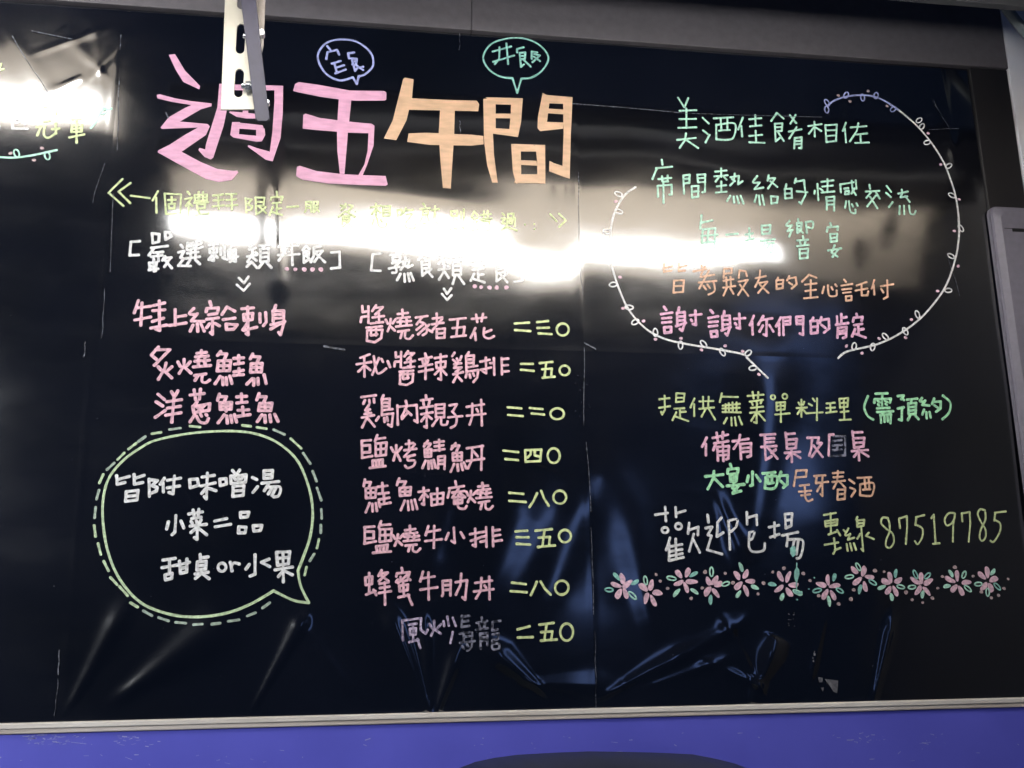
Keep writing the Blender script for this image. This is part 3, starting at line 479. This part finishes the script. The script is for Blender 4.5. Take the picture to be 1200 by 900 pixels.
# ---------------------------------------------------------------- the menu board
board=empty('menu_board',(.3,0,ZB),'wide black glossy menu board covered with coloured handwritten dishes and doodles','menu board')
box('backing_panel',SX0-.02,SX2+.006,.0,.03,ZB-.002,ZT-.001,dark_m,board,bevel=0)
def sheet(x0,x1,z0,z1,step=.0036):
    nx=max(2,int((x1-x0)/step)); nz=max(2,int((z1-z0)/step)); V=[];F=[]
    for j in range(nz+1):
        for i in range(nx+1):
            V.append(surf(x0+(x1-x0)*i/nx,z0+(z1-z0)*j/nz))
    for j in range(nz):
        for i in range(nx):
            a=j*(nx+1)+i; F.append((a,a+1,a+nx+2,a+nx+1))
    # turned back rim so that the sheet has an edge
    loop=[i for i in range(nx+1)]+[j*(nx+1)+nx for j in range(1,nz+1)]+[nz*(nx+1)+i for i in range(nx-1,-1,-1)]+[j*(nx+1) for j in range(nz-1,0,-1)]
    b=len(V); n=len(loop)
    for k in loop: V.append(V[k])
    for k in loop: V.append((V[k][0],V[k][1]+.004,V[k][2]))
    for k in range(n): F.append((b+k,b+n+k,b+n+(k+1)%n,b+(k+1)%n))
    o=mesh_obj('film_sheet',V,F,film,board,smooth=True)
    me=o.data; fl=[True]*len(me.polygons)
    for k in range(nx*nz,len(fl)): fl[k]=False
    me.polygons.foreach_set('use_smooth',fl)
    return o
g=.00006
sheet(SX0,-.430-g,ZM+g,ZT-.002); sheet(-.430+g,SX1-g,ZM+g,ZT-.002); sheet(SX1+g,SX2,ZM+g,ZT-.002)
sheet(SX0,-.445-g,ZB,ZM-g); sheet(-.445+g,SX1-g,ZB,ZM-g); sheet(SX1+g,SX2,ZB,ZM-g)
# ---------------------------------------------------------------- marker strokes
class Strokes:
    def __init__(s,lift0=.0007): s.V=[];s.F=[];s.l=lift0
    def up(s): s.l+=.00003; return s.l
    def ribbon(s,P,r):
        # P in board metres, r pen radius
        Q=[P[0]]
        for a,b in zip(P,P[1:]):
            L=math.hypot(b[0]-a[0],b[1]-a[1]); n=max(1,int(L/.007))
            for k in range(1,n+1): Q.append((a[0]+(b[0]-a[0])*k/n,a[1]+(b[1]-a[1])*k/n))
        n=len(Q); l=s.up(); 
        if n<2: return
        T=[]
        for i in range(n):
            a=Q[max(0,i-1)];b=Q[min(n-1,i+1)];dx,dz=b[0]-a[0],b[1]-a[1];L=math.hypot(dx,dz) or 1e-9;T.append((dx/L,dz/L))
        rr=[r*(.94+.16*(abs(2*i/(n-1)-1)**3)+.16*noise.noise(Vector((Q[i][0]*90,0,Q[i][1]*90)))) for i in range(n)]
        b0=len(s.V)
        for (x,z),(tx,tz),q in zip(Q,T,rr):
            s.V.append(surf(x-tz*q,z+tx*q,l)); s.V.append(surf(x+tz*q,z-tx*q,l))
        for i in range(n-1): s.F.append((b0+2*i+1,b0+2*i+3,b0+2*i+2,b0+2*i))
        for idx,sg in ((0,-1),(n-1,1)):
            x,z=Q[idx];tx,tz=T[idx];q=rr[idx];c=len(s.V);s.V.append(surf(x,z,l));prev=b0+2*idx
            for k in range(1,7):
                a=math.pi*k/6; ox=-tz*math.cos(a)+sg*tx*math.sin(a); oz=tx*math.cos(a)+sg*tz*math.sin(a)
                if k<6: s.V.append(surf(x+ox*q,z+oz*q,l)); cur=len(s.V)-1
                else: cur=b0+2*idx+1
                s.F.append((c,cur,prev) if sg>0 else (c,prev,cur)); prev=cur
    def disc(s,cx,cz,rx,rz,ang=0,wob=.12,n=14):
        l=s.up(); c=len(s.V); s.V.append(surf(cx,cz,l)); ph=random.random()*6
        for k in range(n):
            a=2*math.pi*k/n; q=1+wob*math.sin(2*a+ph)*.5+wob*.4*math.sin(3*a+ph*2)
            ex,ez=rx*q*math.cos(a),rz*q*math.sin(a)
            s.V.append(surf(cx+ex*math.cos(ang)-ez*math.sin(ang),cz+ex*math.sin(ang)+ez*math.cos(ang),l))
        for k in range(n): s.F.append((c,c+1+k,c+1+(k+1)%n))
    def fill(s,P):
        l=s.up(); bm=bmesh.new(); vs=[bm.verts.new((x,0,z)) for x,z in P]
        for t in geometry.tessellate_polygon([[Vector((x,z,0)) for x,z in P]]):
            try: bm.faces.new([vs[i] for i in t])
            except ValueError: pass
        for _ in range(5):
            E=[e for e in bm.edges if e.calc_length()>.010]
            if not E: break
            bmesh.ops.subdivide_edges(bm,edges=E,cuts=1,use_grid_fill=False); bmesh.ops.triangulate(bm,faces=[f for f in bm.faces if len(f.verts)>3])
        for f in bm.faces:
            if f.normal.y>0: f.normal_flip()
        bm.verts.index_update(); b=len(s.V)
        for v in bm.verts: s.V.append(surf(v.co.x,v.co.z,l))
        for f in bm.faces: s.F.append(tuple(b+v.index for v in f.verts))
        bm.free()
    def obj(s,name,m,parent,label=None):
        V=s.V;F=[]
        for f in s.F:   # every face looks out of the board
            a,b,c=V[f[0]],V[f[1]],V[f[2]]
            ny=(b[2]-a[2])*(c[0]-a[0])-(b[0]-a[0])*(c[2]-a[2])
            F.append(f if ny<0 else tuple(reversed(f)))
        o=mesh_obj(name,V,F,m,parent,smooth=True)
        if label: o['label']=label
        return o
def smooth_pts(P,n=6):
    if len(P)<3: return P
    Q=[]
    closed=math.hypot(P[0][0]-P[-1][0],P[0][1]-P[-1][1])<1e-6
    for i in range(len(P)-1):
        p1,p2=P[i],P[i+1]; p0=P[i-1] if i>0 else (P[-2] if closed else p1); p3=P[i+2] if i+2<len(P) else (P[1] if closed else p2)
        for k in range(n):
            t=k/n;Q.append(tuple(.5*((2*p1[c])+(-p0[c]+p2[c])*t+(2*p0[c]-5*p1[c]+4*p2[c]-p3[c])*t*t+(-p0[c]+3*p1[c]-3*p2[c]+p3[c])*t**3) for c in (0,1)))
    Q.append(P[-1]); return Q
def split_corners(P):
    out=[];cur=[P[0]]
    for i in range(1,len(P)-1):
        cur.append(P[i]); a=(P[i][0]-P[i-1][0],P[i][1]-P[i-1][1]); b=(P[i+1][0]-P[i][0],P[i+1][1]-P[i][1])
        d=a[0]*b[0]+a[1]*b[1]; L=math.hypot(*a)*math.hypot(*b)+1e-12
        if d/L<.75: out.append(cur);cur=[P[i]]
    cur.append(P[-1]); out.append(cur); return out
def pts(t): return [tuple(float(v) for v in q.split(',')) for q in t.split()]
GLYPH={}
def parse(body):
    S=[]
    for t in body.split(';'):
        t=t.strip()
        if not t: continue
        if t[0]=='D': x,y,r=(float(v) for v in t[1:].split(',')); S.append(('D',[(x,y)],r))
        elif t[0]=='O':
            x,y,a,b=(float(v) for v in t[1:].split(',')); o=random.random()*.8-1.9
            S.append(('~',[(x+a*math.cos(o+k*math.pi/6),y+b*math.sin(o+k*math.pi/6)) for k in range(13)],0))
        elif t[0]=='~': S.append(('~',pts(t[1:]),0))
        else: S.append(('-',pts(t),0))
    return S
def pxm(width): return width*DIST/1233/2*1.06   # photo pixels of pen width -> radius in metres
def draw(S,crop,width,st):
    ox,oy,k=CROPS[crop]; B=lambda p: at(ox+p[0]/k,oy+p[1]/k); r=pxm(width)
    for kind,P,q in S:
        if kind=='D': x,z=B(P[0]); q=q/k*DIST/1233; st.disc(x,z,q,q); continue
        P=[B(p) for p in P]
        if kind=='~': st.ribbon(smooth_pts(P),r)
        else:
            for piece in split_corners(P): st.ribbon(piece,r)
line=None;crop=None;m=None;wd=1;lastlines=[]
for row in WRITING.strip().split('\n'):
    row=row.rstrip()
    if row.startswith('@'):
        kind,crop,inkn,wd,label=row[1:].split('|'); wd=float(wd); m=INK[inkn]; line=None; hdr=(kind,label)
        continue
    ch,body=row.split(':',1)
    if body.startswith('='):
        src,bb=body[1:].split(' '); x0,y0,x1,y1=(float(v) for v in bb.split(',')); S0=GLYPH[src]
        xs=[p[0] for s in S0 for p in s[1]]; ys=[p[1] for s in S0 for p in s[1]]
        a,b,c,d=min(xs),min(ys),max(xs),max(ys)
        S=[(k,[(x0+(p[0]-a)/(c-a)*(x1-x0)+random.uniform(-2,2),y0+(p[1]-b)/(d-b)*(y1-y0)+random.uniform(-2,2)) for p in P],q) for k,P,q in S0]
    else: S=parse(body); GLYPH[ch]=S
    if line is None:
        ox,oy,k=CROPS[crop]; p=S[0][1][0]; x,z=at(ox+p[0]/k,oy+p[1]/k)
        line=D.objects.new(hdr[0],None); line.location=surf(x,z); line.empty_display_size=.02; link(line,board)
        if hdr[1]: line['label']=hdr[1]
        lastlines.append(line)
    st=Strokes(); draw(S,crop,wd,st)
    if st.V:
        o=st.obj('bubble_outline' if hdr[0]=='speech_bubble' and not ch else ('dot_row' if hdr[0]=='underline_dots' else 'chevron' if hdr[0]=='arrow_mark' else 'character'),m,line)
big=lastlines[-1]
for t in DASHES.split(';'):
    st=Strokes(); draw([('-',pts(t),0)],'T',2.6,st); st.obj('dash',INK['dashgrey'] if random.random()<.5 else INK['celery'],big)
# title
tl=D.objects.new('title_line',None); tl.location=surf(*at(430,150)); link(tl,board); tl['label']='huge title of four characters, two in pink and two in orange'; lastlines.append(tl)
for row in TITLE.strip().split('\n'):
    ch,crop,inkn,polys=row.split('|'); ox,oy,k=CROPS[crop]; st=Strokes()
    for t in polys.split(';'): st.fill([at(ox+x/k,oy+y/k) for x,y in pts(t)])
    st.obj('character',INK[inkn],tl,'huge pink character' if inkn=='titlepink' else 'huge orange character')
# vines
def nearest_angle(p,lines):
    best=None
    for L in lines:
        for a,b in zip(L,L[1:]):
            mx,mz=(a[0]+b[0])/2,(a[1]+b[1])/2; d=math.hypot(p[0]-mx,p[1]-mz)
            if best is None or d<best[0]: best=(d,mx,mz,math.atan2(b[1]-a[1],b[0]-a[0]))
    return best
for crop,inkn,label,stems,leaves,dots in VINES:
    ox,oy,k=CROPS[crop]; B=lambda p: at(ox+p[0]/k,oy+p[1]/k)
    L=[smooth_pts([B(p) for p in pts(t.strip('~'))],8) for t in stems]
    e=D.objects.new('leafy_vine',None); e.location=surf(*L[0][0]); link(e,board); e['label']=label; lastlines.append(e)
    for l in L: st=Strokes(); st.ribbon(l,pxm(2.5)); st.obj('stem',INK[inkn],e)
    for q in pts(leaves):
        x,z=B(q); d,mx,mz,a=nearest_angle((x,z),L)
        a=math.atan2(z-mz,x-mx) if d>.004 else a+1.0
        a+=random.uniform(-.5,.5); ra,rb=.0075,.0042; st=Strokes()
        st.ribbon([(x+ra*math.cos(u)*math.cos(a)-rb*math.sin(u)*math.sin(a),z+ra*math.cos(u)*math.sin(a)+rb*math.sin(u)*math.cos(a)) for u in [k2*math.pi/8+3.14 for k2 in range(17)]],pxm(1.9))
        st.obj('leaf',INK[inkn],e)
    for q in pts(dots):
        st=Strokes(); x,z=B(q); st.disc(x,z,.0036,.0028,random.uniform(-.5,.8)); st.obj('bud',INK['brown'] if inkn in('lavender','mint') else INK['pink'],e)
# flowers
for crop,c,petals,leaves,dots in FLOWERS:
    ox,oy,k=CROPS[crop]; B=lambda p: at(ox+p[0]/k,oy+p[1]/k); cx,cz=B(pts(c)[0])
    e=D.objects.new('drawn_flower',None); e.location=surf(cx,cz); link(e,board); lastlines.append(e)
    for q in pts(petals):
        x,z=B(q); a=math.atan2(z-cz,x-cx); st=Strokes(); st.disc(x,z,random.uniform(.0088,.0105),random.uniform(.0043,.0052),a,wob=.2,n=18); st.obj('petal',INK['pink'],e)
    for q in pts(leaves):
        x,z=B(q); a=math.atan2(z-cz,x-cx)+random.uniform(-.25,.25); st=Strokes(.0011); ra,rb=random.uniform(.0068,.0085),.0032
        if random.random()<.5: st.disc(x,z,ra*1.1,rb*1.15,a,wob=.15)
        else: st.ribbon([(x+ra*math.cos(u)*math.cos(a)-rb*math.sin(u)*math.sin(a),z+ra*math.cos(u)*math.sin(a)+rb*math.sin(u)*math.cos(a)) for u in [k2*math.pi/8 for k2 in range(17)]],pxm(1.8))
        st.obj('leaf',INK['teal'] if random.random()<.3 else INK['mint'],e)
    if dots:
        for q in pts(dots):
            x,z=B(q); st=Strokes(); q2=random.uniform(.0026,.0040); st.disc(x,z,q2,q2*.9); st.obj('dot',INK['brown'],e)
for e in lastlines:
    for ch in e.children: ch.matrix_parent_inverse=Matrix.Translation(-e.location)
# mint ink that ran down from the booking words
st=Strokes(.0016); ox,oy,k=CROPS['M']; B=lambda p: at(ox+p[0]/k,oy+p[1]/k)
st.fill([B(p) for p in pts('976,350 996,330 1014,340 1018,380 1012,398 996,412 984,396 978,374')])
st.fill([B(p) for p in pts('1020,448 1028,452 1026,480 1040,500 1042,530 1030,570 1024,600 1026,632 1018,632 1016,590 1004,550 1006,510 1018,484')])
st.ribbon([B((1010,648)),B((1030,664)),B((1054,658))],pxm(3)); st.disc(*B((1146,555)),.0014,.0014); st.disc(*B((1108,634)),.0016,.0012); st.disc(*B((1024,708)),.002,.0014)
st.obj('ink_run',INK['teal'],board,'teal ink that ran down from the white booking words')
# bits of dried tape and scuffs
ox,oy,k=700,720,3; B=lambda p: at(ox+p[0]/k,oy+p[1]/k)
st=Strokes(.0012); st.fill([B(p) for p in pts('788,226 836,232 832,276 818,270 806,250')]); st.fill([B(p) for p in pts('766,220 782,222 780,238 768,238')]); st.fill([B(p) for p in pts('774,256 786,256 782,272')])
for _ in range(14): st.disc(*B((670+random.uniform(-10,14),random.uniform(-8,46))),random.uniform(.0005,.0012),.0007)
for _ in range(7): st.disc(*B((749+random.uniform(-3,5),random.uniform(104,164))),.001,random.uniform(.001,.003))
st.obj('tape_residue',tape_m,board,'pale torn tape residue near the bottom edge')
st=Strokes(.0010)
def scratch(a,b,wid,n=5,jit=.8):
    P=[at(a[0]+(b[0]-a[0])*i/n+random.uniform(-jit,jit),a[1]+(b[1]-a[1])*i/n) for i in range(n+1)]; st.ribbon(P,pxm(wid))
for a,b,wd_ in (((144,45),(142,62),.8),((141,95),(140,180),.7),((135,230),(130,320),.6),((124,340),(121,398),.6),((102,403),(100,420),1.2),((72,762),(70,790),1.3),((70,795),(66,838),.6),((539,30),(538,62),.6),((538,145),(539,158),1),
    ((676,205),(678,300),.6),((678,300),(681,345),.5),((683,410),(683,500),.8),((686,520),(690,600),.8),((691,620),(694,720),.8),((695,740),(697,828),.7),((670,125),(800,136),1.0),((800,136),(960,140),.6),((683,404),(696,411),1.6),((380,408),(404,412),2.4),
    ((16,46),(58,112),.8),((40,40),(86,50),1.0),((1090,120),(1108,155),.6),((1085,155),(1120,154),.7),((1106,300),(1120,350),.5),((124,195),(110,240),.5),((196,136),(199,142),1.6)): scratch(a,b,wd_)
for _ in range(60):
    x,y=random.uniform(0,1150),random.uniform(50,820); st.disc(*at(x,y),random.uniform(.0003,.0009),random.uniform(.0003,.0008))
for _ in range(16): st.disc(*at(random.uniform(672,690),random.uniform(440,500)),.0008,.0006)
st.obj('scuff_marks',INK['scuff'],board,'fine pale scratches and specks along the seams of the film')['kind']='stuff'
kids_to_world(board)
# ---------------------------------------------------------------- fascia above the board, dark post and trims
fb=empty('beam',(.3,0,ZT),'grey laminate beam running along the top of the black board','beam')
box('beam_board',-1.3,.2095,-.020,.034,ZT,ZT+.42,fascia_m,fb,bevel=.0012); box('beam_board',.2105,SX2+.086,-.020,.034,ZT,ZT+.42,fascia_m,fb,bevel=.0012)
kids_to_world(fb)
tag(box('post',SX2+.001,SX2+.086,-.016,.034,.9,ZT-.0005,dark_m,bevel=.003),'dark brown upright post between the board and the pale upright at the right','post')
tr=empty('ledge',(.3,0,ZB),'weathered white and raw wood ledge strip running under the black board','ledge')
box('white_strip',-1.3,1.9,-.020,.034,ZB-.0090,ZB-.0006,trim_w,tr,bevel=.0012)
box('wood_strip',-1.3,1.9,-.0185,.034,ZB-.0165,ZB-.0093,trim_b,tr,bevel=.0015); kids_to_world(tr)
bp=empty('counter_front',(.3,0,.6),'bright violet blue painted panel under the ledge with chalky scuffs','panel')
box('painted_panel',-1.3,1.9,-.015,.034,.55,ZB-.0170,blue_m,bp,bevel=.001)
V=[];F=[]
for _ in range(150):
    if random.random()<.6: x,z=at(random.choice((70,80,60,45,150,165,1010,1090))+random.gauss(0,13),random.choice((862,866,868))+random.gauss(0,2.5))
    else: x,z=at(random.uniform(0,1200),random.uniform(858,895))
    x1=x+random.gauss(0,.006); z1=z+random.gauss(0,.0015); t=random.uniform(.0002,.0009); b=len(V); y=-.0153
    z=min(z,ZB-.019); z1=min(z1,ZB-.019); V+=[(x,y,z-t),(x1,y,z1-t),(x1,y,z1+t),(x,y,z+t)]; F.append((b,b+1,b+2,b+3))
mesh_obj('scuff_marks',V,F,scuff_m,bp)['kind']='stuff'; kids_to_world(bp)
# ---------------------------------------------------------------- dark domed lid at the foot of the picture
d=.06; P=[at(x,y,d) for x,y in ((536,900),(556,893),(580,888),(606,884.5),(650,882),(690,880.5),(730,881),(770,882),(812,884),(838,889),(862,895),(880,902))]
P=[(P[0][0]-.03,P[0][1]-.06)]+P+[(P[-1][0]+.03,P[-1][1]-.07)]; zb=P[0][1]-.12
P=[(P[0][0],zb)]+P+[(P[-1][0],zb)]
bm=bmesh.new(); xm=(P[0][0]+P[-1][0])/2; f1=[bm.verts.new((xm+(x-xm)*.84,-.34,z-.004)) for x,z in P]; f2=[bm.verts.new((x,-d,z)) for x,z in P]; n=len(P)
bm.faces.new(f1); bm.faces.new(list(reversed(f2)))
for i in range(n): bm.faces.new((f1[i],f2[i],f2[(i+1)%n],f1[(i+1)%n]))
tag(bm_obj('bin_lid',bm,lid_m,bevel=.003,seg=2),'dark lid with a shallow domed top peeking in at the bottom before the blue panel','lid')
# ---------------------------------------------------------------- slotted bracket and strap hanging in front of the title
d=.30; A=lambda x,y:at(x,y,d); bx,bz=A(284,-60)
br=empty('slotted_bracket',(bx,-d,bz),'cream slotted steel bracket hanging down over the first pink title character','bracket')
def slot(cx0,cy0,cx1,cy1,r):
    O=[]
    for k in range(9): a=math.pi+math.pi*k/8; O.append((cx0+r*math.cos(a),cy0+r+r*math.sin(a)))
    for k in range(9): a=math.pi*k/8; O.append((cx1+r*math.cos(a),cy1-r+r*math.sin(a)))
    return [A(*p) for p in O]
o=plate('slotted_plate',[A(266.5,-70),A(303,-70),A(301.5,0),A(303,128.5),A(259.5,128.5),A(264,10)],[slot(284,-58,284,-25,5.6),slot(283.5,-22,283,12,5.6),slot(283,28,281.5,64,5.7),slot(281,81,279.5,115,5.7)],.002,steel_m,br)
o.location=(0,-d,0)
o=plate('back_flange',[A(300.5,-70),A(313,-70),A(311,-2),A(308.5,55),A(306,66),A(304,128),A(301,127)],[],.0016,steel_d,br); o.location=(0,-d-.004,0)
def bolt(x,y,r,ln,y0,parent=br,hexn=0):
    cx,cz=A(x,y); cyl('bolt',(cx,-d+y0,cz),(0,1,0),r,ln,bolt_m,parent,n=6 if hexn else 18)
bolt(306.5,44,.0062,.012,-.010); bolt(313.5,124,.0040,.012,-.008)
for x,y in ((285.5,46),(283.5,104)):
    a,c=A(x,y); b,c2=A(x+14,y); cyl('bolt',((a+b)/2,-d-.009,c),(1,0,0),.0042,(b-a),bolt_m,br,n=16)
a,c=A(291.5,105); cyl('nut',(a,-d-.009,c),(1,0,0),.0085,.0075,bolt_m,br,n=6)
kids_to_world(br)
for ch in br.children:
    pass
stp=plate('hanging_strap',[A(279,-70),A(296,-70),A(299.5,0),A(306,60),A(316,146),A(313.5,149),A(304,149),A(301.5,146),A(292,70),A(284.5,8)],[],.004,strap_m,None,bevel=.0012)
stp.location=(0,-d-.018,0); tag(stp,'slate coloured flat strap hanging slanted in front of the slotted bracket','strap')
# ---------------------------------------------------------------- right edge: pale upright, round rim, grey cabinet
pl=box('upright',SX2+.0875,SX2+.5,-.020,.034,1.2,3.2,post_m,bevel=.002); tag(pl,'pale glossy upright at the far top right beside the dark post','upright')
d=.12; bm=bmesh.new(); cx,cz=at(1330,-65,d); c0=at(1173,0,d); R0=math.hypot(c0[0]-cx,c0[1]-cz); n=96
vs=[]
for i in range(n):
    a=2*math.pi*i/n; ring=[]
    for j in range(10):
        b=2*math.pi*j/10; rr=R0+.0085*math.cos(b); ring.append(bm.verts.new((cx+rr*math.cos(a),-d+.012*math.sin(b),cz+rr*math.sin(a))))
    vs.append(ring)
for i in range(n):
    for j in range(10): bm.faces.new((vs[i][j],vs[(i+1)%n][j],vs[(i+1)%n][(j+1)%10],vs[i][(j+1)%10]))
rim=empty('round_guard',(cx,-d,cz-R0),'curved grey rim of a round guard crossing the pale upright at the top right corner','guard')
bm_obj('rim',bm,ring_m,rim,smooth=True)
cyl('hub',(cx,-d+.02,cz),(0,1,0),.05,.03,ring_m,rim,n=32)
for i in range(18):
    a=2*math.pi*i/18; r1=.05; r2=R0-.008
    bm=bmesh.new(); bmesh.ops.create_cone(bm,cap_ends=True,segments=6,radius1=.0013,radius2=.0013,depth=r2-r1)
    bm.transform(Vector((0,0,1)).rotation_difference(Vector((math.cos(a),0,math.sin(a)))).to_matrix().to_4x4()); bmesh.ops.translate(bm,verts=bm.verts,vec=(cx+math.cos(a)*(r1+r2)/2,-d+.006,cz+math.sin(a)*(r1+r2)/2))
    bm_obj('spoke',bm,ring_m,rim)
cyl('arm',(cx+.02,-d+.062,cz),(0,1,0),.016,.08,ring_m,rim,n=20)
kids_to_world(rim)
d=.035; x0=at(1157,300,0)[0]; zt=at(1180,240,d)[1]; x1=x0+.34; zb=1.25
cb=empty('cabinet',(x0+.17,-d,zb),'grey moulded plastic cabinet with a rounded corner cut by the right picture edge','cabinet')
bm=bmesh.new(); R1=.016; O=[]
for k in range(7): a=math.pi-math.pi/2*k/6; O.append((x0+R1+R1*math.cos(a),zt-R1+R1*math.sin(a)))
for k in range(7): a=math.pi/2-math.pi/2*k/6; O.append((x1-R1+R1*math.cos(a),zt-R1+R1*math.sin(a)))
O+=[(x1,zb),(x0,zb)]
layers=[(0,-.024),(0,-d+.02),(.004,-d+.006),(.016,-d)]; rings=[]
mx,mz=(x0+x1)/2,(zt+zb)/2; hw,hh=(x1-x0)/2,(zt-zb)/2
for ins,y in layers: rings.append([bm.verts.new((mx+(x-mx)*(1-ins/hw),y,mz+(z-mz)*(1-ins/hh))) for x,z in O])
for a,b in zip(rings,rings[1:]):
    for i in range(len(O)): bm.faces.new((a[i],a[(i+1)%len(O)],b[(i+1)%len(O)],b[i]))
bm.faces.new(rings[-1]); bm.faces.new(list(reversed(rings[0])))
bm_obj('housing',bm,cab_m,cb)
s0,s1=at(1186,268,d); box('vent_slot',s0,x1-.04,-d-.001,-d+.002,s1-.006,s1+.001,black_m,cb,bevel=.0004)
s2,_=at(1177,267,d); box('seam_line',s2,s0-.0005,-d-.0006,-d+.001,s1-.0005,s1+.0007,black_m,cb,bevel=0)
kids_to_world(cb)
# ---------------------------------------------------------------- strip lamps mirrored in the film, with added fill lights and light blockers
def strip_lamp(x0,x1,dl,zl,dp,zp,label,rx=.026,slots=(),lm=None,xe=None):
    "lens rod at dl,zl hanging under a beige panel that stands at dp from the lens up to zp"
    e=empty('strip_lamp',((x0+x1)/2,-dp,zp),label,'lamp','strip lamps over the board')
    bm=bmesh.new(); bmesh.ops.create_cone(bm,cap_ends=True,segments=20,radius1=rx,radius2=rx,depth=(xe or x1)-x0-.04); bm.transform(Matrix.Rotation(math.radians(90),4,'Y'))
    bm.transform(Matrix.Diagonal((1,.9,1.25,1))); bmesh.ops.translate(bm,verts=bm.verts,vec=((x0+(xe or x1))/2,-dl,zl)); bm_obj('lens',bm,lm or lens_m,e,smooth=True)
    if zp>zl:
        bm=bmesh.new(); yb,yt=-dp,-(dl+.04); o4=[(yb,zl-.006),(yt,zp),(yt-.014,zp+.003),(yb-.014,zl-.003)]
        A0=[bm.verts.new((x0,y,z)) for y,z in o4]; A1=[bm.verts.new((x1,y,z)) for y,z in o4]
        bm.faces.new(A0); bm.faces.new(A1[::-1])
        for q in range(4): bm.faces.new((A0[q],A1[q],A1[(q+1)%4],A0[(q+1)%4]))
        bm_obj('beige_panel',bm,hood_m,e,.0015,1)
        for x in (x0+.2,(xe or x1)-.2): cyl('lamp_holder',(x,-(dp+dl)/2+.01,zl+.02),(0,1,0),.01,dp-dl-.02,steel_d,e,n=12)
    for (sx,sz,r) in slots:
        n=24; V=[(sx+r*.5*math.cos(2*math.pi*k/n),-dp+.002+(dp-dl-.04)*(sz+r*math.sin(2*math.pi*k/n)-zl+.006)/(zp-zl+.006),sz+r*math.sin(2*math.pi*k/n)) for k in range(n)]
        mesh_obj('fixing_hole',V,[tuple(range(n))],black_m,e)
    for x in (x0+.15,x1-.15): cyl('hanger_rod',(x,-dp-.01,zp+.2),(0,0,1),.004,.42,steel_d,e,n=10)
    kids_to_world(e)
def virt(px,py,d):  # where a thing d metres before the board stands if its mirror image is seen at px,py
    a,b,c=ray(px,py); t=(DIST+d)/b; return a*t,CAMH+c*t
LD,PD=.62,.77
xL,zl=virt(192,300,LD); xR=virt(1068,318,PD)[0]; zl=virt(600,301,LD)[1]; zp=virt(600,224,LD+.04)[1]
strip_lamp(xL,xR,LD,zl,PD,zp,'long strip lamp under a beige panel hanging before the middle of the board',.0185,[(*virt(1026,272,.70),.046),(*virt(1002,294,.70),.046),(*virt(640,240,.69),.014),(*virt(545,240,.69),.014)],None,virt(916,300,LD)[0])
e=D.objects['strip_lamp']
for nm,a,c in (('added_fill_tube',.52,2.612),):  # added tube, hidden from the film, that brightens the beige panel
    bm=bmesh.new(); bmesh.ops.create_cone(bm,cap_ends=True,segments=20,radius1=.022,radius2=.022,depth=xR-xL-.06); bm.transform(Matrix.Rotation(math.radians(90),4,'Y')); bmesh.ops.translate(bm,verts=bm.verts,vec=((xL+xR)/2,-a,c))
    o=bm_obj(nm,bm,mat('added_fill_lens',(.8,.8,.8),rough=.4,emit=(1,.95,.87),estr=26),e,smooth=True); o.matrix_parent_inverse=Matrix.Translation(-e.location)
o=box('added_baffle',xL,xR,-.470,-.464,2.556,zp,blocker_m,e,bevel=.001); o.matrix_parent_inverse=Matrix.Translation(-e.location)  # added shield that keeps the extra tube out of the film's reflection
xR2,z2=virt(131,128,.45); zp2=virt(60,62,.49)[1]
strip_lamp(xR2-1.0,xR2,.45,z2,.55,zp2,'second strip lamp under a beige panel hanging before the left end of the board')
strip_lamp(-3.4,-1.55,1.75,2.25,1.85,2.22,'added fill strip lamp out of view to the left of the viewer',.05,(),fill_lens_m)  # unseen fill lamp added to even out the light on the board
tag(box('added_shade',xL+.05,2.3,-1.7,-.27,zp+.002,zp+.03,blocker_m,bevel=.003),'dark board added out of view over the lamps to shade the beam','added_shade')  # unseen board added to cut the lamp light off the beam top
box('added_shade_lip',xL+.05,1.31,-.285,-.27,2.604,zp+.0015,blocker_m,D.objects['added_shade'],bevel=.001)  # added lip, set low to shape the shadow edge on the beam
tag(box('added_screen',1.575,1.60,-1.25,-.33,.9,zp-.001,blocker_m,bevel=.003),'dark side screen added out of view at the right to darken what the film mirrors','screen')  # unseen screen added so the film mirrors dark at the right
glow=mat('blue_lit_glass',(.02,.03,.06),rough=.3,emit=(.26,.42,1.0),estr=1.05)
for (px0,py0,px1,py1,dd,lab) in ((862,345,948,610,3.4,'tall blue lit window across the lane, the wider one'),(655,560,705,720,3.0,'small blue lit window across the lane')):
    xa,za=virt(px0,py0,dd); xb,zb=virt(px1,py1,dd)
    wn=empty('lit_window',((xa+xb)/2,-dd,zb),lab,'window'); box('pane',xa,xb,-dd-.02,-dd-.01,zb,za,glow,wn,bevel=0)
    for q in ((xa-.03,xa,zb-.03,za+.03),(xb,xb+.03,zb-.03,za+.03),(xa,xb,za,za+.03),(xa,xb,zb-.03,zb)): box('frame_bar',q[0],q[1],-dd-.03,-dd,q[2],q[3],dark_m,wn,bevel=0)
    kids_to_world(wn)
